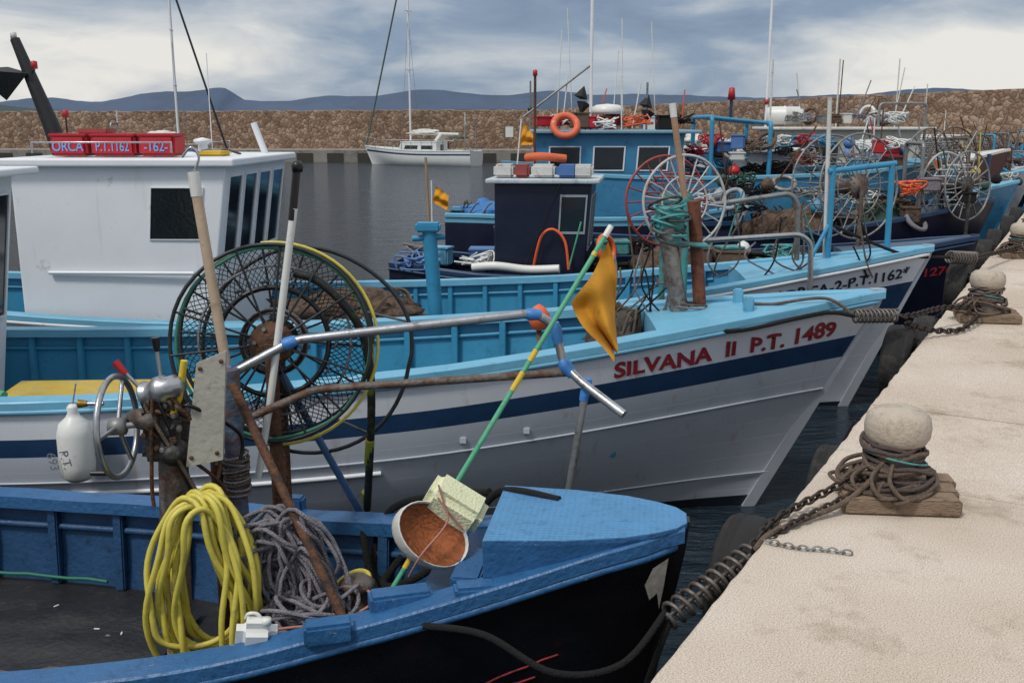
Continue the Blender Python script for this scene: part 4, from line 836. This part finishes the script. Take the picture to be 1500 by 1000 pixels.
netpile(xb,-4.9,-.1,1.3,.5,.5,.28,M('blue_tarp','2d6ea8',.6,bump=.5),9)
tb=empty('fishing_boat',(8.0,18.2,0),math.radians(0))
tdark=M('hull_blue','38799f',.45,var=.12,dirt='24506e',da=.2)
Th=Hull(tb,8.2,[(0,.06),(1.5,.8),(3.5,1.25),(6,1.4),(8.2,1.2)],[(0,2.3),(1.5,2.1),(3.5,2.0),(6,2.0),(8.2,2.15)],rake=.9,zk=-.4)
build_hull(Th,[(0,.2,tdark),(.2,.7,tdark),(.7,1,bottom)],turq,turqdk,blackfloor,1.2,cap=.12,foredeck=2,deckm=turqdk)
cabin(tb,-7.6,-5.2,.9,1.2,2.72,.15,tdark,M('roof_grey_blue','6f93a5',.5),.15,white,3,side=[(.1,.3,.6,.85),(.4,.6,.6,.85),(.7,.9,.6,.85)])
tube('life_ring',ring_pts((-7.1,-1.0,2.85),(0,-.8,.5),.2,30),.06,M('ring_orange','d0603c',.6,dirt='e0e0dc',da=.2,ds=4),tb,False,cyc=True)
clutter(tb,-7.5,-4.9,.8,2.78,30,7,[redc,plast,raftb,greyf,rope_k,plast,jacket,rope_b,offwhite],zs=.08)
clutter(tb,-4.8,-1,.9,1.95,54,8,[redc,turqdk,rope_b,plast,raftb,redc,greyf,offwhite,rope_k],zs=.55)
tube('mast',[(-6.6,0,2.7),(-6.6,0,6.5)],.03,white,tb,False); tube('boom',[(-6.6,0,3.9),(-7.8,0,3.0)],.02,gal,tb,False)
lathe('radar',(-6.3,0,3.05),[(0,0),(.28,0),(.3,.05),(.28,.12),(.2,.16),(0,.18)],plast,tb,False); tube('radar_post',[(-6.3,0,2.7),(-6.3,0,3.05)],.04,gal,tb,False)
for x_ in (-6.9,-6.2,-6.0,-7.2,-5.4): tube('antenna',[(x_,.2,2.75),(x_+R.uniform(-.15,.15),.2,R.uniform(3.8,4.9))],.009,plast,tb,False)
cone_marks(tb,-6.75,0,3.15); cone_marks(tb,-5.6,0,3.0); tube('daymark_pole',[(-5.6,0,2.7),(-5.6,0,3.6)],.02,gal,tb,False)
tube('arch',bent([(-4.6,-.9,2.0),(-4.6,-.9,3.0),(-4.6,.9,3.0),(-4.6,.9,2.0)],.1),.04,turqdk,tb,False); tube('arch',bent([(-3.6,-.9,2.0),(-3.6,-.9,2.9),(-3.6,.9,2.9),(-3.6,.9,2.0)],.1),.04,turqdk,tb,False)
for k_ in (-.5,.2,.7): tube('arch_bar',[(-4.6,k_,3.0),(-3.6,k_,2.9)],.03,turqdk,tb,False)
lathe('red_light',(-4.1,0,3.3),[(0,0),(.07,0),(.05,.2),(0,.22)],red,tb,False); tube('light_post',[(-4.1,0,2.95),(-4.1,0,3.3)],.03,navy,tb,False)
rb=empty('fishing_boat',(11.0,22.5,0),math.radians(0))
Rh=Hull(rb,8.5,[(0,.06),(1.5,.8),(3.5,1.3),(8.5,1.3)],[(0,2.3),(2,2.0),(8.5,1.85)],rake=.9,zk=-.4)
build_hull(Rh,[(0,.25,M('hull_darkred','4a2226')),(.25,1,black)],offwhite,greyf,blackfloor,1.1,cap=.12,foredeck=2)
wg=M('cabin_grey','a9aca6',.5,var=.12,dirt='7d6f5d',da=.15,ds=5,drips=.5)
cabin(rb,-5.3,-2.4,.9,1.1,2.75,.1,wg,offwhite,.15,greyf,3,side=[(.06,.2,.55,.85),(.28,.42,.55,.85),(.72,.85,.55,.85)])
lathe('liferaft',(-5.0,0,3.05),[(0,-.4),(.15,-.4),(.2,-.33),(.2,-.02),(.22,0),(.2,.02),(.2,.33),(.15,.4),(0,.4)],plast,rb,False,axis=(1,0,0))
clutter(rb,-5,-2.4,.8,2.83,26,12,[plast,offwhite,rope_b,gal,greyf,netb,rope_g],zs=.12)
for x_ in (-4.6,-3.8,-3.0,-2.6): tube('antenna',[(x_,0,2.8),(x_+R.uniform(-.2,.2),0,R.uniform(3.4,4.3))],.012,[offwhite,rust][int(x_)%2],rb,False)
tube('gantry',bent([(-3.2,-.8,2.8),(-3.2,-.8,3.3),(-2.2,-.8,3.3),(-2.2,-.8,2.2)],.1),.03,gal,rb,False)
tube('mast',[(-5.4,0,2.8),(-5.4,0,6.2)],.03,white,rb,False); lathe('red_light',(-5.4,0,3.3),[(0,0),(.05,0),(.05,.1),(0,.1)],red,rb,False)
for i in range(9):
    x_=-7.6+i*.22; netpile(rb,x_,-.9+R.uniform(-.2,.2),2.35+R.uniform(-.1,.1),.16,.2,.25,offwhite,30+i,ropes=0)
clutter(rb,-8,-5.6,.9,1.6,26,19,[rope_b,netb,greyf,rope_k,plast],zs=.6)
tube('awning_bar',[(-7.9,-1,2.5),(-5.4,-1,2.55)],.03,gal,rb,False)
for x_ in (-7.8,-6.6,-5.5): tube('awning_post',[(x_,-1,1.7),(x_,-1,2.55)],.025,gal,rb,False)
cols=[(navyd,navy),(tdark,turq),(hullshade,turq),(navyd,offwhite),(tdark,turq),(hullshade,navy),(navyd,turq)]
for i,Y in enumerate((15.2,20.0,25.5,29,33,38,43)):
    bx=.419+.573*(Y-2.63)-.35; fb=empty('fishing_boat',(bx,Y,0),math.radians(R.uniform(-5,2)))
    fh=Hull(fb,7.5,[(0,.05),(1.2,.55),(3,1.05),(6,1.15),(7.5,.9)],[(0,1.75),(1.5,1.5),(4,1.25),(7.5,1.35)],rake=.8)
    a,b_=cols[i]; build_hull(fh,[(0,.2,a),(.2,.8,a),(.8,1,bottom)],b_,a if a!=hullshade else turqdk,blackfloor,.6,cap=.1,foredeck=1.4,rib=0,ns=24)
    if i not in (0,): cabin(fb,-6.3,-4.6,.7,.6,2.35,.2,[wg,white,offwhite][i%3],offwhite,.12,greyf,3,side=[(.2,.45,.6,.88),(.6,.85,.6,.88)])
    clutter(fb,-4.3,-.5,.6,1.25,44,50+i,[rope_b,netb,plast,orange,turqdk,greyf,gal,rope_k,rope_k,netg,rope_g,rust,yellow],zs=.7)
    netpile(fb,-2.8,0,1.1,.8,.6,.5,[netb,netg][i%2],60+i); netpile(fb,-1.6,.1,1.4,.5,.35,.35,[netg,M('net_rust','5a3a2a',.95,bump=1)][i%2],90+i)
    if i: tube('mast',[(-5,0,2.3),(-5,0,R.uniform(3.2,5))],.02,offwhite,fb,False)
    if i in (1,2,3,4): reel('net_reel',(bx-1.6,Y,2.1),(.55,-1,.05),.5,.4,[gal,rustg],14,.016,.12,post=1.2,rings=2,par=None)
    tube('bow_post',[(-.6,0,1.6),(-.6,0,2.3)],.04,[turqdk,navy,rust][i%3],fb,False)
    tube('gallows',bent([(-1.2,-.4,1.4),(-1.2,-.4,2.6),(-1.2,.4,2.6),(-1.2,.4,1.4)],.08),.03,[gal,rustg,turqdk][i%3],fb,False)
    for q in range(5): x_=R.uniform(-4,-.5); tube('rigging',[(x_,R.uniform(-.5,.5),1.5),(x_+R.uniform(-1,1),0,R.uniform(2.4,3.2))],.012,[gal,rust,rope_k][q%3],fb,False)
# ============================================================ yacht + far little boat
def yacht(x_,y_,L,rz,mh,k=1,jib=None):
    e=empty('sailing_yacht',(x_,y_,0),rz)
    yh=Hull(e,L,[(0,.05),(L*.25,L*.11),(L*.55,L*.16),(L,L*.11)],[(0,1.25*k),(L*.5,1.0*k),(L,1.0*k)],rake=.8,zk=-.5)
    gl=M('gelcoat','cfd2d0',.35,var=.05); build_hull(yh,[(0,.12,gl),(.12,.2,navy),(.2,.75,gl),(.75,1,bottom)],gl,gl,gl,.9,cap=.1,rib=0,foredeck=L*.35,ns=24)
    cabin(e,-L*.7,-L*.35,L*.09,.9,1.55*k,-.3,gl,gl,.02,None,2,side=[(.1,.4,.3,.7),(.5,.85,.3,.7)])
    tube('mast',[(-L*.42,0,1),(-L*.42,0,mh)],.07,white,e,False); tube('boom',[(-L*.42,0,2.2*k),(-L*.85,0,2.1*k)],.12,offwhite,e,False)
    for a,b_ in (((0,0,1.2),(-L*.42,0,mh)),((-L*.42,L*.15,1),(-L*.42,0,mh*.7)),((-L*.42,-L*.15,1),(-L*.42,0,mh*.7))): tube('stay',[a,b_],.010,gal,e,False)
    tube('furled_jib',[(-.1,0,1.4),(-L*.4,0,mh*.95)],.06,jib or M('jib_green','4d5d52'),e,False)
    for zf in (.45,.72): tube('spreader',[(-L*.42,-.5,mh*zf),(-L*.42,.5,mh*zf)],.03,white,e,False)
    tube('pulpit',bent([(0,-.1,1.2),(.1,0,1.9),(-1.2,.6,1.8),(-1.2,.6,1.1)],.1),.025,steel,e,False)
    for q in range(9):
        for s_ in (-1,1): xx=-L*(.15+.09*q); yy=s_*(interp(yh.bt,-xx)-.08); tube('stanchion',[(xx,yy,1.0),(xx,yy,1.75)],.018,steel,e,False)
    for s_ in (-1,1): tube('lifeline',[(-L*(.15+.09*q),s_*(interp(yh.bt,L*(.15+.09*q))-.08),1.7) for q in range(9)],.012,steel,e,False)
    tube('sprayhood',[(-L*.68,-.6,1.6),(-L*.7,0,2.1),(-L*.68,.6,1.6)],.15,offwhite,e,False,smooth=True)
    box('dodger',(-L*.85,0,1.9),(.9,1.2,.12),M('canvas_green','4a5f5a',.9),e,False)
    netpile(e,-L*.55,0,2.2*k,L*.14,.2,.25,offwhite,5,ropes=0)
    for q in range(4): lathe('hull_fender',(-L*(.3+.15*q),-interp(yh.bt,L*(.3+.15*q))-.12,.5),[(0,-.3),(.1,-.25),(.12,0),(.1,.25),(0,.3)],plast,e,False,n=12)
    tube('arch',bent([(-L*.95,-.8,1),(-L*.95,-.8,2.9),(-L*.95,.8,2.9),(-L*.95,.8,1)],.2),.04,steel,e,False)
    tube('antenna_post',[(-L*.95,.8,2.9),(-L*.95,.8,3.6)],.025,white,e,False)
    return e
yacht(-10.6,73.5,9,math.radians(180-25),14.5)
yacht(-16.2,58,6.5,math.radians(8),11,1,M('jib_navy','1b2230'))
pb=empty('notice_board',(-.2,79,0)); box('board',(-.2,78.9,2.2),(.6,.05,.8),plast,pb); box('board_frame',(-.2,78.93,2.2),(.7,.05,.9),gal,pb); tube('board_post',[(-.2,78.95,.9),(-.2,78.95,1.8)],.05,gal,pb)
lp=empty('lamp_post',(1,78,0)); tube('post',[(1.4,78,.9),(1.4,78,6)],.07,gal,lp); lathe('globe',(1.4,78,3.9),[(0,-.2),(.2,-.1),(.22,0),(.2,.1),(0,.2)],black,lp)
for X_ in (-34,-26,-5): 
    e=empty('dock_bollard',(X_,79.5,.9)); lathe('post',(X_,79.5,.9),[(.2,0),(.15,.3),(.25,.45),(0,.6)],rust,e,n=12)
